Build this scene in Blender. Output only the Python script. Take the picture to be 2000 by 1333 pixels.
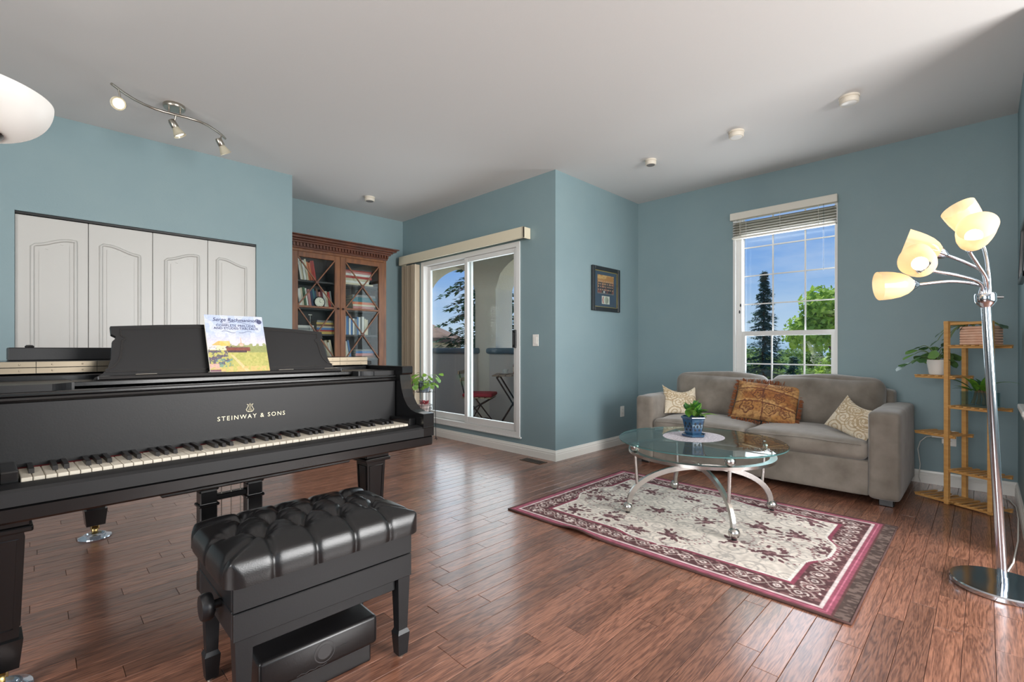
import bpy, bmesh, math, random
import numpy as np
from mathutils import Vector, Matrix

for o in list(bpy.data.objects):
    bpy.data.objects.remove(o)
random.seed(11)
SC = bpy.context.scene
COL = SC.collection
PI = math.pi

# ------------------------------------------------------------------ camera
# world x runs along the floor boards towards the window wall, world y towards the closet wall
CAM_H = 1.06
YAW = math.atan2(923, 929)
cam_d = bpy.data.cameras.new('camera')
cam = bpy.data.objects.new('camera', cam_d)
COL.objects.link(cam)
cam.location = (0, 0, CAM_H)
cam.rotation_euler = (PI/2, 0, YAW - PI/2)
cam_d.sensor_width = 36
cam_d.lens = 36*929/2000
cam_d.shift_y = 15.5/2000
cam_d.clip_start = 0.05
cam_d.clip_end = 2000
SC.camera = cam

# ------------------------------------------------------------------ view
SC.view_settings.view_transform = 'Standard'
SC.view_settings.look = 'None'
SC.view_settings.gamma = 1
SC.view_settings.use_curve_mapping = False
SC.view_settings.exposure = 0.15

def lin(c):
    out = []
    for v in c[:3]:
        v = v/255.0
        out.append(v/12.92 if v <= 0.04045 else ((v+0.055)/1.055)**2.4)
    return (out[0], out[1], out[2], 1.0)

# ------------------------------------------------------------------ sky
W = bpy.data.worlds.new('sky'); SC.world = W
W.use_nodes = True
nt = W.node_tree; nt.nodes.clear()
wo = nt.nodes.new('ShaderNodeOutputWorld'); bg = nt.nodes.new('ShaderNodeBackground')
tc = nt.nodes.new('ShaderNodeTexCoord'); sep = nt.nodes.new('ShaderNodeSeparateXYZ')
ramp = nt.nodes.new('ShaderNodeValToRGB')
cr = ramp.color_ramp
cr.elements[0].position = 0.0; cr.elements[0].color = lin((214, 229, 243))
cr.elements[1].position = 1.0; cr.elements[1].color = lin((58, 112, 200))
for p_, c_ in ((0.04, (196, 218, 243)), (0.16, (134, 177, 236)), (0.4, (92, 146, 226))):
    e = cr.elements.new(p_); e.color = lin(c_)
mp = nt.nodes.new('ShaderNodeMapping'); mp.inputs['Scale'].default_value = (2.2, 2.2, 11)
mp.inputs['Rotation'].default_value = (0.15, 0.1, 0.4)
nz = nt.nodes.new('ShaderNodeTexNoise'); nz.inputs['Scale'].default_value = 1.6
nz.inputs['Detail'].default_value = 6; nz.inputs['Roughness'].default_value = 0.6
cr2 = nt.nodes.new('ShaderNodeValToRGB')
cr2.color_ramp.elements[0].position = 0.47; cr2.color_ramp.elements[0].color = (0, 0, 0, 1)
cr2.color_ramp.elements[1].position = 0.78; cr2.color_ramp.elements[1].color = (.55, .55, .55, 1)
mx = nt.nodes.new('ShaderNodeMix'); mx.data_type = 'RGBA'
nt.links.new(tc.outputs['Generated'], sep.inputs[0])
nt.links.new(sep.outputs['Z'], ramp.inputs['Fac'])
nt.links.new(tc.outputs['Generated'], mp.inputs['Vector'])
nt.links.new(mp.outputs['Vector'], nz.inputs['Vector'])
nt.links.new(nz.outputs['Fac'], cr2.inputs['Fac'])
nt.links.new(cr2.outputs['Color'], mx.inputs['Factor'])
nt.links.new(ramp.outputs['Color'], mx.inputs[6])
mx.inputs[7].default_value = lin((226, 234, 246))
nt.links.new(mx.outputs[2], bg.inputs['Color'])
bg.inputs['Strength'].default_value = 0.95
nt.links.new(bg.outputs[0], wo.inputs['Surface'])

# ------------------------------------------------------------------ sun and area lamps at the windows
def add_light(name, kind, loc, energy, color=(1, 1, 1), rot=(0, 0, 0), **kw):
    d = bpy.data.lights.new(name, kind); d.energy = energy; d.color = color
    for k, v in kw.items():
        setattr(d, k, v)
    o = bpy.data.objects.new(name, d); COL.objects.link(o)
    o.location = loc; o.rotation_euler = rot
    return o
sdir = Vector((0.27, 0.19, 0.94))
sun = add_light('sun', 'SUN', (0, 0, 20), 5.4, (1.0, 0.95, 0.86), angle=math.radians(0.6))
sun.rotation_euler = sdir.to_track_quat('Z', 'Y').to_euler()
# area lamps added to light the room, at guessed windows behind the camera
for n_, x_, e_ in (('fill_lamp_rear_a', -1.3, 12), ('fill_lamp_rear_b', 2.45, 225)):
    add_light(n_, 'AREA', (x_, -2.56, 1.55), e_, (1.0, 0.985, 0.965), (PI/2, 0, 0),
              shape='RECTANGLE', size=2.2, size_y=1.7)
add_light('fill_lamp_left', 'AREA', (-2.96, 0.6, 1.55), 130, (1.0, 0.985, 0.965), (PI/2, 0, -PI/2),
          shape='RECTANGLE', size=2.2, size_y=1.7)

# area lamps added to boost daylight at the window and patio door in view
add_light('daylight_boost_window', 'AREA', (5.06, 1.36, 1.50), 17, (0.90, 0.95, 1.0), (PI/2, 0, PI/2),
          shape='RECTANGLE', size=.80, size_y=1.3)
add_light('daylight_boost_door', 'AREA', (3.62, 4.19, 1.16), 22, (0.90, 0.95, 1.0), (PI/2, 0, PI/2),
          shape='RECTANGLE', size=1.55, size_y=1.75)

# ------------------------------------------------------------------ materials
MATS = {}
def nodes_of(m):
    m.use_nodes = True
    t = m.node_tree
    return t, t.nodes, t.links

def mat(name, col, rough=0.5, metal=0.0, spec=0.5, var=None, bump=None, coat=0.0, coat_rough=0.1,
        sheen=0.0, emit=None, attr=False, stretch=(1, 1, 1), sub=0.0, rnd=0.0):
    """Principled material. var=(second colour, noise scale[, detail]); bump=(scale, strength)."""
    if name in MATS:
        return MATS[name]
    m = bpy.data.materials.new(name); MATS[name] = m
    t, N, L = nodes_of(m)
    b = N['Principled BSDF']
    b.inputs['Base Color'].default_value = lin(col)
    b.inputs['Roughness'].default_value = rough
    b.inputs['Metallic'].default_value = metal
    b.inputs['Specular IOR Level'].default_value = spec
    b.inputs['Coat Weight'].default_value = coat
    b.inputs['Coat Roughness'].default_value = coat_rough
    b.inputs['Sheen Weight'].default_value = sheen
    if sub:
        b.inputs['Subsurface Weight'].default_value = sub
        b.inputs['Subsurface Radius'].default_value = (.01, .01, .008)
    co = None
    if var or bump:
        tcn = N.new('ShaderNodeTexCoord'); mpn = N.new('ShaderNodeMapping')
        mpn.inputs['Scale'].default_value = stretch
        L.new(tcn.outputs['Object'], mpn.inputs['Vector'])
        co = mpn.outputs['Vector']
    src = None
    if attr:
        a = N.new('ShaderNodeAttribute'); a.attribute_name = 'Col'
        src = a.outputs['Color']
    if var:
        n = N.new('ShaderNodeTexNoise'); n.inputs['Scale'].default_value = var[1]
        n.inputs['Detail'].default_value = var[2] if len(var) > 2 else 3
        L.new(co, n.inputs['Vector'])
        cr = N.new('ShaderNodeValToRGB')
        cr.color_ramp.elements[0].position = 0.3; cr.color_ramp.elements[1].position = 0.7
        cr.color_ramp.elements[0].color = lin(col); cr.color_ramp.elements[1].color = lin(var[0])
        L.new(n.outputs['Fac'], cr.inputs['Fac'])
        src = cr.outputs['Color']
    if rnd:
        oi = N.new('ShaderNodeObjectInfo'); hs = N.new('ShaderNodeHueSaturation')
        ma = N.new('ShaderNodeMath'); ma.operation = 'MULTIPLY_ADD'
        ma.inputs[1].default_value = rnd*2; ma.inputs[2].default_value = 1-rnd
        L.new(oi.outputs['Random'], ma.inputs[0]); L.new(ma.outputs[0], hs.inputs['Value'])
        if src: L.new(src, hs.inputs['Color'])
        else: hs.inputs['Color'].default_value = lin(col)
        src = hs.outputs['Color']
    if src:
        L.new(src, b.inputs['Base Color'])
    if bump:
        n2 = N.new('ShaderNodeTexNoise'); n2.inputs['Scale'].default_value = bump[0]
        n2.inputs['Detail'].default_value = 4
        L.new(co, n2.inputs['Vector'])
        bp = N.new('ShaderNodeBump'); bp.inputs['Strength'].default_value = bump[1]
        bp.inputs['Distance'].default_value = 0.01
        L.new(n2.outputs['Fac'], bp.inputs['Height']); L.new(bp.outputs['Normal'], b.inputs['Normal'])
    if emit:
        b.inputs['Emission Color'].default_value = lin(emit[0])
        b.inputs['Emission Strength'].default_value = emit[1]
    return m

def glass(name, tint=(255, 255, 255), rough=0.0, refl=1.0):
    if name in MATS: return MATS[name]
    m = bpy.data.materials.new(name); MATS[name] = m
    t, N, L = nodes_of(m); N.clear()
    o = N.new('ShaderNodeOutputMaterial'); tr = N.new('ShaderNodeBsdfTransparent')
    tr.inputs['Color'].default_value = lin(tint)
    g = N.new('ShaderNodeBsdfGlossy'); g.inputs['Roughness'].default_value = rough
    fr = N.new('ShaderNodeLayerWeight'); fr.inputs['Blend'].default_value = 0.5
    pw = N.new('ShaderNodeMath'); pw.operation = 'POWER'; pw.inputs[1].default_value = 5.0
    ma = N.new('ShaderNodeMath'); ma.operation = 'MULTIPLY_ADD'; ma.inputs[1].default_value = .9*refl; ma.inputs[2].default_value = .04*refl
    mi = N.new('ShaderNodeMixShader')
    L.new(fr.outputs['Facing'], pw.inputs[0]); L.new(pw.outputs[0], ma.inputs[0]); L.new(ma.outputs[0], mi.inputs[0])
    L.new(tr.outputs[0], mi.inputs[1]); L.new(g.outputs[0], mi.inputs[2]); L.new(mi.outputs[0], o.inputs[0])
    return m

def translucent(name, col, fac=0.5, rough=0.4, attr=False, var=None, gloss=0.06):
    if name in MATS: return MATS[name]
    m = bpy.data.materials.new(name); MATS[name] = m
    t, N, L = nodes_of(m); N.clear()
    o = N.new('ShaderNodeOutputMaterial'); d = N.new('ShaderNodeBsdfDiffuse'); tr = N.new('ShaderNodeBsdfTranslucent')
    g = N.new('ShaderNodeBsdfGlossy'); g.inputs['Roughness'].default_value = rough
    mi = N.new('ShaderNodeMixShader'); mi.inputs[0].default_value = fac
    m2 = N.new('ShaderNodeMixShader'); m2.inputs[0].default_value = gloss
    d.inputs['Color'].default_value = lin(col); tr.inputs['Color'].default_value = lin(col)
    if var:
        tcn = N.new('ShaderNodeTexCoord'); n = N.new('ShaderNodeTexNoise'); n.inputs['Scale'].default_value = var[1]
        cr = N.new('ShaderNodeValToRGB')
        cr.color_ramp.elements[0].position = 0.32; cr.color_ramp.elements[1].position = 0.68
        cr.color_ramp.elements[0].color = lin(col); cr.color_ramp.elements[1].color = lin(var[0])
        L.new(tcn.outputs['Object'], n.inputs['Vector']); L.new(n.outputs['Fac'], cr.inputs['Fac'])
        L.new(cr.outputs['Color'], d.inputs['Color']); L.new(cr.outputs['Color'], tr.inputs['Color'])
    L.new(d.outputs[0], mi.inputs[1]); L.new(tr.outputs[0], mi.inputs[2])
    L.new(mi.outputs[0], m2.inputs[1]); L.new(g.outputs[0], m2.inputs[2]); L.new(m2.outputs[0], o.inputs[0])
    return m

# ------------------------------------------------------------------ mesh building
def fix(o, label=None, cat=None, group=None, kind=None):
    if label: o['label'] = label
    if cat: o['category'] = cat
    if group: o['group'] = group
    if kind: o['kind'] = kind
    return o

def thing(name, label, cat, loc=(0, 0, 0), rotz=0.0, group=None):
    o = bpy.data.objects.new(name, None); COL.objects.link(o)
    o.empty_display_size = 0.1
    o.location = loc; o.rotation_euler = (0, 0, rotz)
    return fix(o, label, cat, group)

def structure(name, loc=(0, 0, 0), rotz=0.0):
    o = bpy.data.objects.new(name, None); COL.objects.link(o)
    o.empty_display_size = 0.1
    o.location = loc; o.rotation_euler = (0, 0, rotz); o['kind'] = 'structure'
    return o

def link(name, me, parent=None, loc=(0, 0, 0), rot=(0, 0, 0), scale=(1, 1, 1)):
    o = bpy.data.objects.new(name, me); COL.objects.link(o)
    o.parent = parent; o.location = loc; o.rotation_euler = rot; o.scale = scale
    return o

def copy_tree(o, parent=None):
    c = o.copy(); COL.objects.link(c); c.parent = parent
    for ch in list(o.children):
        copy_tree(ch, c)
    return c

def T(x=0, y=0, z=0, rx=0, ry=0, rz=0):
    return Matrix.Translation((x, y, z)) @ Matrix.Rotation(rz, 4, 'Z') @ Matrix.Rotation(ry, 4, 'Y') @ Matrix.Rotation(rx, 4, 'X')

def along(a, b):
    """matrix that puts local z from a towards b"""
    a = Vector(a); d = Vector(b) - a
    return Matrix.Translation(a) @ d.to_track_quat('Z', 'Y').to_matrix().to_4x4(), d.length

class MB:
    def __init__(self):
        self.v = []; self.f = []; self.c = None
    def add(self, vs, fs, M=None):
        o = len(self.v)
        if M is not None:
            vs = [tuple(M @ Vector(p)) for p in vs]
        self.v.extend([tuple(p) for p in vs])
        self.f.extend([tuple(i + o for i in f) for f in fs])
        return self
    def box(self, a, b, M=None):
        x0, y0, z0 = a; x1, y1, z1 = b
        if x0 > x1: x0, x1 = x1, x0
        if y0 > y1: y0, y1 = y1, y0
        if z0 > z1: z0, z1 = z1, z0
        vs = [(x0, y0, z0), (x1, y0, z0), (x1, y1, z0), (x0, y1, z0), (x0, y0, z1), (x1, y0, z1), (x1, y1, z1), (x0, y1, z1)]
        fs = [(0, 3, 2, 1), (4, 5, 6, 7), (0, 1, 5, 4), (1, 2, 6, 5), (2, 3, 7, 6), (3, 0, 4, 7)]
        return self.add(vs, fs, M)
    def bbox(self, a, b, bev=0.003, seg=1, M=None):
        bm = bmesh.new()
        bmesh.ops.create_cube(bm, size=1.0)
        for v in bm.verts:
            v.co = Vector([a[i] + (v.co[i] + .5)*(b[i] - a[i]) for i in range(3)])
        lim = min(abs(b[i]-a[i]) for i in range(3))*0.49
        bmesh.ops.bevel(bm, geom=bm.edges[:], offset=min(bev, lim), segments=seg, affect='EDGES', profile=0.5)
        bmesh.ops.recalc_face_normals(bm, faces=bm.faces[:])
        bm.verts.index_update()
        self.add([v.co[:] for v in bm.verts], [[v.index for v in f.verts] for f in bm.faces], M)
        bm.free(); return self
    def prism(self, pts, z0, z1, M=None, axis='z'):
        """extrude a polygon; axis z: pts=(x,y); axis x: pts=(y,z); axis y: pts=(x,z)"""
        n = len(pts)
        area = sum(pts[i][0]*pts[(i+1) % n][1] - pts[(i+1) % n][0]*pts[i][1] for i in range(n))
        if area < 0: pts = pts[::-1]
        def P(p, h):
            if axis == 'z': return (p[0], p[1], h)
            if axis == 'x': return (h, p[0], p[1])
            return (p[0], h, p[1])
        vs = [P(p, z0) for p in pts] + [P(p, z1) for p in pts]
        fs = [tuple(range(n))[::-1], tuple(range(n, 2*n))] + [(i, (i+1) % n, n+(i+1) % n, n+i) for i in range(n)]
        if axis == 'y': fs = [tuple(f[::-1]) for f in fs]
        return self.add(vs, fs, M)
    def lathe(self, prof, n=24, M=None, a0=0, a1=2*PI, close=True):
        vs = []; fs = []
        full = abs(a1-a0-2*PI) < 1e-6
        m = n if full else n+1
        for k in range(m):
            a = a0 + (a1-a0)*k/n
            for r, z in prof:
                vs.append((r*math.cos(a), r*math.sin(a), z))
        p = len(prof)
        for k in range(n):
            k2 = (k+1) % m
            for i in range(p-1):
                fs.append((k*p+i, k2*p+i, k2*p+i+1, k*p+i+1))
        return self.add(vs, fs, M)
    def tube(self, path, r, n=10, M=None, closed=False, sq=None):
        """tube along a path; r a number or one per point; sq=(w,h) gives a rectangular bar"""
        pts = [Vector(p) for p in path]; m = len(pts)
        rs = r if isinstance(r, (list, tuple)) else [r]*m
        vs = []; fs = []
        up = None
        for i, p in enumerate(pts):
            if closed: t = pts[(i+1) % m] - pts[i-1]
            else: t = pts[min(i+1, m-1)] - pts[max(i-1, 0)]
            t.normalize()
            if up is None:
                up = Vector((0, 0, 1)) if abs(t.z) < .9 else Vector((1, 0, 0))
            x = up - t*up.dot(t)
            if x.length < 1e-6: x = t.orthogonal()
            x.normalize(); y = t.cross(x); up = x
            if sq:
                w, h = sq[0]/2, sq[1]/2
                ring = [(h, w), (h, -w), (-h, -w), (-h, w)]
                for a, b in ring: vs.append(p + x*a*rs[i] + y*b*rs[i])
            else:
                for k in range(n):
                    a = 2*PI*k/n
                    vs.append(p + (x*math.cos(a) + y*math.sin(a))*rs[i])
        nn = 4 if sq else n
        for i in range(m if closed else m-1):
            i2 = (i+1) % m
            for k in range(nn):
                k2 = (k+1) % nn
                fs.append((i*nn+k, i*nn+k2, i2*nn+k2, i2*nn+k) if not sq else (i*nn+k2, i*nn+k, i2*nn+k, i2*nn+k2))
        if not closed:
            a = tuple(range(nn)); b = tuple(range((m-1)*nn, m*nn))
            if sq: fs += [a, b[::-1]]
            else: fs += [a[::-1], b]
        return self.add([tuple(v) for v in vs], fs, M)
    def ball(self, c, r, nu=16, nv=10, s=(1, 1, 1), M=None):
        vs = [(0, 0, -1)]
        for j in range(1, nv):
            a = -PI/2 + PI*j/nv
            for i in range(nu):
                b = 2*PI*i/nu
                vs.append((math.cos(a)*math.cos(b), math.cos(a)*math.sin(b), math.sin(a)))
        vs.append((0, 0, 1)); fs = []
        for i in range(nu):
            i2 = (i+1) % nu
            fs.append((0, 1+i2, 1+i))
            for j in range(nv-2):
                fs.append((1+j*nu+i, 1+j*nu+i2, 1+(j+1)*nu+i2, 1+(j+1)*nu+i))
            fs.append((1+(nv-2)*nu+i, 1+(nv-2)*nu+i2, len(vs)-1))
        vs = [(c[0]+p[0]*r*s[0], c[1]+p[1]*r*s[1], c[2]+p[2]*r*s[2]) for p in vs]
        return self.add(vs, fs, M)
    def grid(self, fn, nu, nv, M=None, flip=False):
        vs = [fn(i/nu, j/nv) for j in range(nv+1) for i in range(nu+1)]
        fs = []
        for j in range(nv):
            for i in range(nu):
                a = j*(nu+1)+i
                q = (a, a+1, a+nu+2, a+nu+1)
                fs.append(q[::-1] if flip else q)
        return self.add(vs, fs, M)
    def mesh(self, name, m, smooth=None):
        me = bpy.data.meshes.new(name)
        me.from_pydata(self.v, [], self.f)
        if m is not None: me.materials.append(m)
        if smooth:
            me.polygons.foreach_set('use_smooth', [True]*len(me.polygons))
            me.set_sharp_from_angle(angle=math.radians(smooth))
        me.update()
        return me
    def build(self, name, m, parent=None, smooth=None, loc=(0, 0, 0), rot=(0, 0, 0)):
        return link(name, self.mesh(name, m, smooth), parent, loc, rot)

def colour_mesh(me, cols):
    a = me.color_attributes.new('Col', 'FLOAT_COLOR', 'POINT')
    arr = np.ones((len(me.vertices), 4), dtype=np.float32)
    c = np.asarray(cols, dtype=np.float32)/255.0
    arr[:, :3] = np.where(c <= 0.04045, c/12.92, ((c+0.055)/1.055)**2.4)
    a.data.foreach_set('color', arr.ravel())

def np_grid_mesh(name, X, Y, Z, cols, m, smooth=False):
    """grid mesh from 2D arrays (rows j, columns i), vertex colours cols[...,3] in 0..255"""
    nj, ni = X.shape
    me = bpy.data.meshes.new(name)
    vs = np.stack([X, Y, Z], -1).reshape(-1, 3).astype(np.float32)
    idx = np.arange(nj*ni).reshape(nj, ni)
    q = np.stack([idx[:-1, :-1], idx[:-1, 1:], idx[1:, 1:], idx[1:, :-1]], -1).reshape(-1, 4)
    me.vertices.add(len(vs)); me.vertices.foreach_set('co', vs.ravel())
    me.loops.add(q.size); me.loops.foreach_set('vertex_index', q.ravel().astype(np.int32))
    me.polygons.add(len(q)); me.polygons.foreach_set('loop_start', np.arange(0, q.size, 4, dtype=np.int32))
    me.update(calc_edges=True); me.validate()
    if smooth: me.polygons.foreach_set('use_smooth', [True]*len(me.polygons))
    me.materials.append(m)
    if cols is not None: colour_mesh(me, np.asarray(cols).reshape(-1, 3))
    return me

def rounded(size, r, n=10, bulge=(0, 0, 0), wob=0.0, seed=0, base_flat=False):
    """soft upholstered block centred on the origin: rounded box with bulging faces and slight creases"""
    mb = MB(); h = [s/2 for s in size]
    rnd = random.Random(seed)
    ph = [rnd.uniform(0, 6.28) for _ in range(12)]
    seen = {}
    vs = []; fs = []
    def vert(p):
        key = (round(p[0], 5), round(p[1], 5), round(p[2], 5))
        if key in seen: return seen[key]
        # rounded box
        q = [p[i]*h[i] for i in range(3)]
        inn = [max(-(h[i]-r), min(h[i]-r, q[i])) for i in range(3)]
        d = Vector([q[i]-inn[i] for i in range(3)])
        if d.length > 1e-9:
            d = d.normalized()*r if max(abs(c) for c in d) > r*0.98 else d
        pos = [inn[i]+d[i] for i in range(3)]
        for i in range(3):
            j, k = (i+1) % 3, (i+2) % 3
            pos[i] += bulge[i]*p[i]*(1-p[j]**2)*(1-p[k]**2)
        if wob:
            w = sum(math.sin(ph[a]+pos[0]*(9+7*a)+pos[1]*(13-3*a)+pos[2]*(11+5*a)) for a in range(4))/4
            nrm = Vector(p).normalized()
            pos = [pos[i]+nrm[i]*wob*w for i in range(3)]
        seen[key] = len(vs); vs.append(tuple(pos)); return seen[key]
    ax = [(0, 1, 2), (1, 2, 0), (2, 0, 1)]
    g = [math.sin((i/n*2-1)*PI/2*0.92)/math.sin(PI/2*0.92) for i in range(n+1)]
    for a, b, c in ax:
        for s in (-1, 1):
            for i in range(n):
                for j in range(n):
                    quad = []
                    for (u, v) in ((g[i], g[j]), (g[i+1], g[j]), (g[i+1], g[j+1]), (g[i], g[j+1])):
                        p = [0, 0, 0]; p[a] = u; p[b] = v; p[c] = s
                        quad.append(vert(p))
                    fs.append(tuple(quad if s > 0 else quad[::-1]))
    mb.add(vs, fs)
    return mb

_tc = {}
def text_mesh(s, size, m, extrude=0.0004, spacing=1.0, shear=0.0):
    cu = bpy.data.curves.new('lettering', 'FONT')
    cu.body = s; cu.size = size; cu.align_x = 'CENTER'; cu.align_y = 'CENTER'
    cu.extrude = extrude; cu.space_character = spacing; cu.shear = shear
    cu.resolution_u = 3
    o = bpy.data.objects.new('lettering', cu); COL.objects.link(o)
    dg = bpy.context.evaluated_depsgraph_get(); dg.update()
    me = bpy.data.meshes.new_from_object(o.evaluated_get(dg))
    bpy.data.objects.remove(o); bpy.data.curves.remove(cu)
    me.name = 'lettering'; me.materials.clear(); me.materials.append(m)
    return me

def disc(mb, c, r, z, n=24, M=None):
    vs = [(c[0]+r*math.cos(2*PI*k/n), c[1]+r*math.sin(2*PI*k/n), z) for k in range(n)]
    mb.add(vs, [tuple(range(n))], M)
    return mb
# ================================================================== THE ROOM
HC = 2.754                                   # ceiling height
XA, XB, YC, YK, YP, YR = 3.47, 4.98, 4.79, 5.50, 2.87, -0.17
XL, YB = -3.0, -2.6                          # far left and rear walls, behind the camera
WT = 0.14

M_wall = mat('teal_wall_paint', (131, 153, 158), rough=0.55, var=((127, 150, 156), 3.0), bump=(90, 0.06))
M_ceil = mat('ceiling_paint', (214, 213, 212), rough=0.9, bump=(120, 0.05))
M_white = mat('white_gloss_trim', (232, 230, 224), rough=0.3, coat=0.2)
M_door = mat('white_door_paint', (188, 187, 183), rough=0.36)
M_vinyl = mat('white_vinyl', (226, 226, 224), rough=0.35)
M_pane = glass('window_glass', (246, 250, 250))
M_dark = mat('dark_void', (22, 22, 24), rough=0.8)
M_black = mat('black_plastic', (22, 22, 24), rough=0.35)
M_chrome = mat('polished_chrome', (205, 210, 216), rough=0.09, metal=1.0)
M_brushed = mat('brushed_nickel', (176, 170, 160), rough=0.3, metal=1.0)

# ---- floor: boards laid along x, each one a plank with eased edges
def wood_floor_material():
    m = bpy.data.materials.new('glossy_oak_boards'); MATS[m.name] = m
    t, N, L = nodes_of(m); b = N['Principled BSDF']
    geo = N.new('ShaderNodeNewGeometry'); oi = N.new('ShaderNodeObjectInfo')
    add = N.new('ShaderNodeMath'); add.operation = 'ADD'
    fr = N.new('ShaderNodeMath'); fr.operation = 'FRACT'
    L.new(geo.outputs['Random Per Island'], add.inputs[0]); L.new(oi.outputs['Random'], add.inputs[1])
    L.new(add.outputs[0], fr.inputs[0])
    # grain, stretched along the board and shifted for each board
    sc = N.new('ShaderNodeVectorMath'); sc.operation = 'MULTIPLY_ADD'
    sc.inputs[1].default_value = (2.2, 26, 26)
    cmb = N.new('ShaderNodeCombineXYZ')
    mul = N.new('ShaderNodeMath'); mul.operation = 'MULTIPLY'; mul.inputs[1].default_value = 37.0
    L.new(fr.outputs[0], mul.inputs[0]); L.new(mul.outputs[0], cmb.inputs[0]); L.new(mul.outputs[0], cmb.inputs[2])
    L.new(geo.outputs['Position'], sc.inputs[0]); L.new(cmb.outputs[0], sc.inputs[2])
    wv = N.new('ShaderNodeTexNoise'); wv.inputs['Scale'].default_value = 1.0; wv.inputs['Detail'].default_value = 2
    wv.inputs['Distortion'].default_value = 1.4
    L.new(sc.outputs[0], wv.inputs['Vector'])
    ring = N.new('ShaderNodeMath'); ring.operation = 'MULTIPLY'; ring.inputs[1].default_value = 34.0
    L.new(wv.outputs['Fac'], ring.inputs[0])
    sn = N.new('ShaderNodeMath'); sn.operation = 'SINE'; L.new(ring.outputs[0], sn.inputs[0])
    fine = N.new('ShaderNodeTexNoise'); fine.inputs['Scale'].default_value = 9; fine.inputs['Detail'].default_value = 4
    L.new(sc.outputs[0], fine.inputs['Vector'])
    mixg = N.new('ShaderNodeMath'); mixg.operation = 'MULTIPLY_ADD'
    mixg.inputs[1].default_value = 0.16; L.new(sn.outputs[0], mixg.inputs[0]); L.new(fine.outputs['Fac'], mixg.inputs[2])
    cr = N.new('ShaderNodeValToRGB'); e = cr.color_ramp.elements
    e[0].position = 0.25; e[0].color = lin((98, 62, 48)); e[1].position = 0.75; e[1].color = lin((154, 106, 84))
    L.new(mixg.outputs[0], cr.inputs['Fac'])
    hs = N.new('ShaderNodeHueSaturation')
    vv = N.new('ShaderNodeMapRange'); vv.inputs['To Min'].default_value = 0.72; vv.inputs['To Max'].default_value = 1.22
    L.new(fr.outputs[0], vv.inputs['Value']); L.new(vv.outputs[0], hs.inputs['Value'])
    L.new(cr.outputs['Color'], hs.inputs['Color']); L.new(hs.outputs['Color'], b.inputs['Base Color'])
    b.inputs['Roughness'].default_value = 0.34
    b.inputs['Coat Weight'].default_value = 0.55; b.inputs['Coat Roughness'].default_value = 0.17
    bp = N.new('ShaderNodeBump'); bp.inputs['Strength'].default_value = 0.10; bp.inputs['Distance'].default_value = 0.003
    L.new(mixg.outputs[0], bp.inputs['Height']); L.new(bp.outputs['Normal'], b.inputs['Normal'])
    n3 = N.new('ShaderNodeTexNoise'); n3.inputs['Scale'].default_value = 5.0
    L.new(geo.outputs['Position'], n3.inputs['Vector'])
    bp2 = N.new('ShaderNodeBump'); bp2.inputs['Strength'].default_value = 0.10; bp2.inputs['Distance'].default_value = 0.02
    L.new(n3.outputs['Fac'], bp2.inputs['Height']); L.new(bp2.outputs['Normal'], b.inputs['Coat Normal'])
    return m
M_floor = wood_floor_material()

floor = MB().box((XL-.1, YB-.1, -.16), (XB+.05, YK+.05, -.014)).build('floor', M_dark)
floor['kind'] = 'structure'
def plank_shape(l, w):
    c = 0.0012; hl, hw = l/2, w/2
    vs = [(-hl, -hw, -.013), (hl, -hw, -.013), (hl, hw, -.013), (-hl, hw, -.013),
          (-hl, -hw, -c), (hl, -hw, -c), (hl, hw, -c), (-hl, hw, -c),
          (-hl+c, -hw+c, 0), (hl-c, -hw+c, 0), (hl-c, hw-c, 0), (-hl+c, hw-c, 0)]
    fs = [(0, 1, 5, 4), (1, 2, 6, 5), (2, 3, 7, 6), (3, 0, 4, 7), (4, 5, 9, 8), (5, 6, 10, 9), (6, 7, 11, 10), (7, 4, 8, 11), (8, 9, 10, 11)]
    return vs, fs
PW = 0.083
fwd = (math.cos(YAW), math.sin(YAW)); rgt = (math.sin(YAW), -math.cos(YAW))
def seen(x, y, z=0.0):
    Z = x*fwd[0] + y*fwd[1]
    if Z < 0.3: return None
    px = 1000 + 929*(x*rgt[0] + y*rgt[1])/Z; py = 682 + 929*(CAM_H - z)/Z
    return px, py, Z
rp = random.Random(5)
planks = []
row = 0; y = YB
while y < YK - .01:
    w = min(PW, YK - y); yc = y + w/2
    x0, x1 = XL, (XB if yc < YP else XA)
    if yc > YC: x0 = 1.78
    x = x0 - rp.uniform(0, .8)
    while x < x1 - .005:
        l = rp.choice((.32, .45, .55, .7, .85, 1.0, 1.2))
        a, b_ = max(x, x0), min(x + l, x1)
        if b_ - a > .02:
            planks.append(((a+b_)/2, yc, b_-a, w))
        x += l
    y += w
def score(p):
    best = 0
    for dx in (-.5, -.25, 0, .25, .5):
        q = seen(p[0]+dx*p[2], p[1])
        if q and -20 < q[0] < 2020 and q[1] < 1340:
            best += p[2]*p[3]/q[2]**3
    return best
sc_ = sorted(range(len(planks)), key=lambda i: -score(planks[i]))
own = set(sc_[:295])
pv, pf = plank_shape(1.0, PW)
pm = MB().add(pv, pf).mesh('plank', M_floor)
rest = MB()
for i, (px_, py_, l, w) in enumerate(planks):
    if i in own:
        link('plank', pm, floor, (px_, py_, 0), (0, 0, 0), (l - .0012, (w - .0012)/PW, 1))
    else:
        v_, f_ = plank_shape(l - .0012, w - .0012)
        rest.add([(a+px_, b_+py_, c) for a, b_, c in v_], f_)
ro = rest.build('planks_far', M_floor, floor); ro['kind'] = 'stuff'

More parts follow.
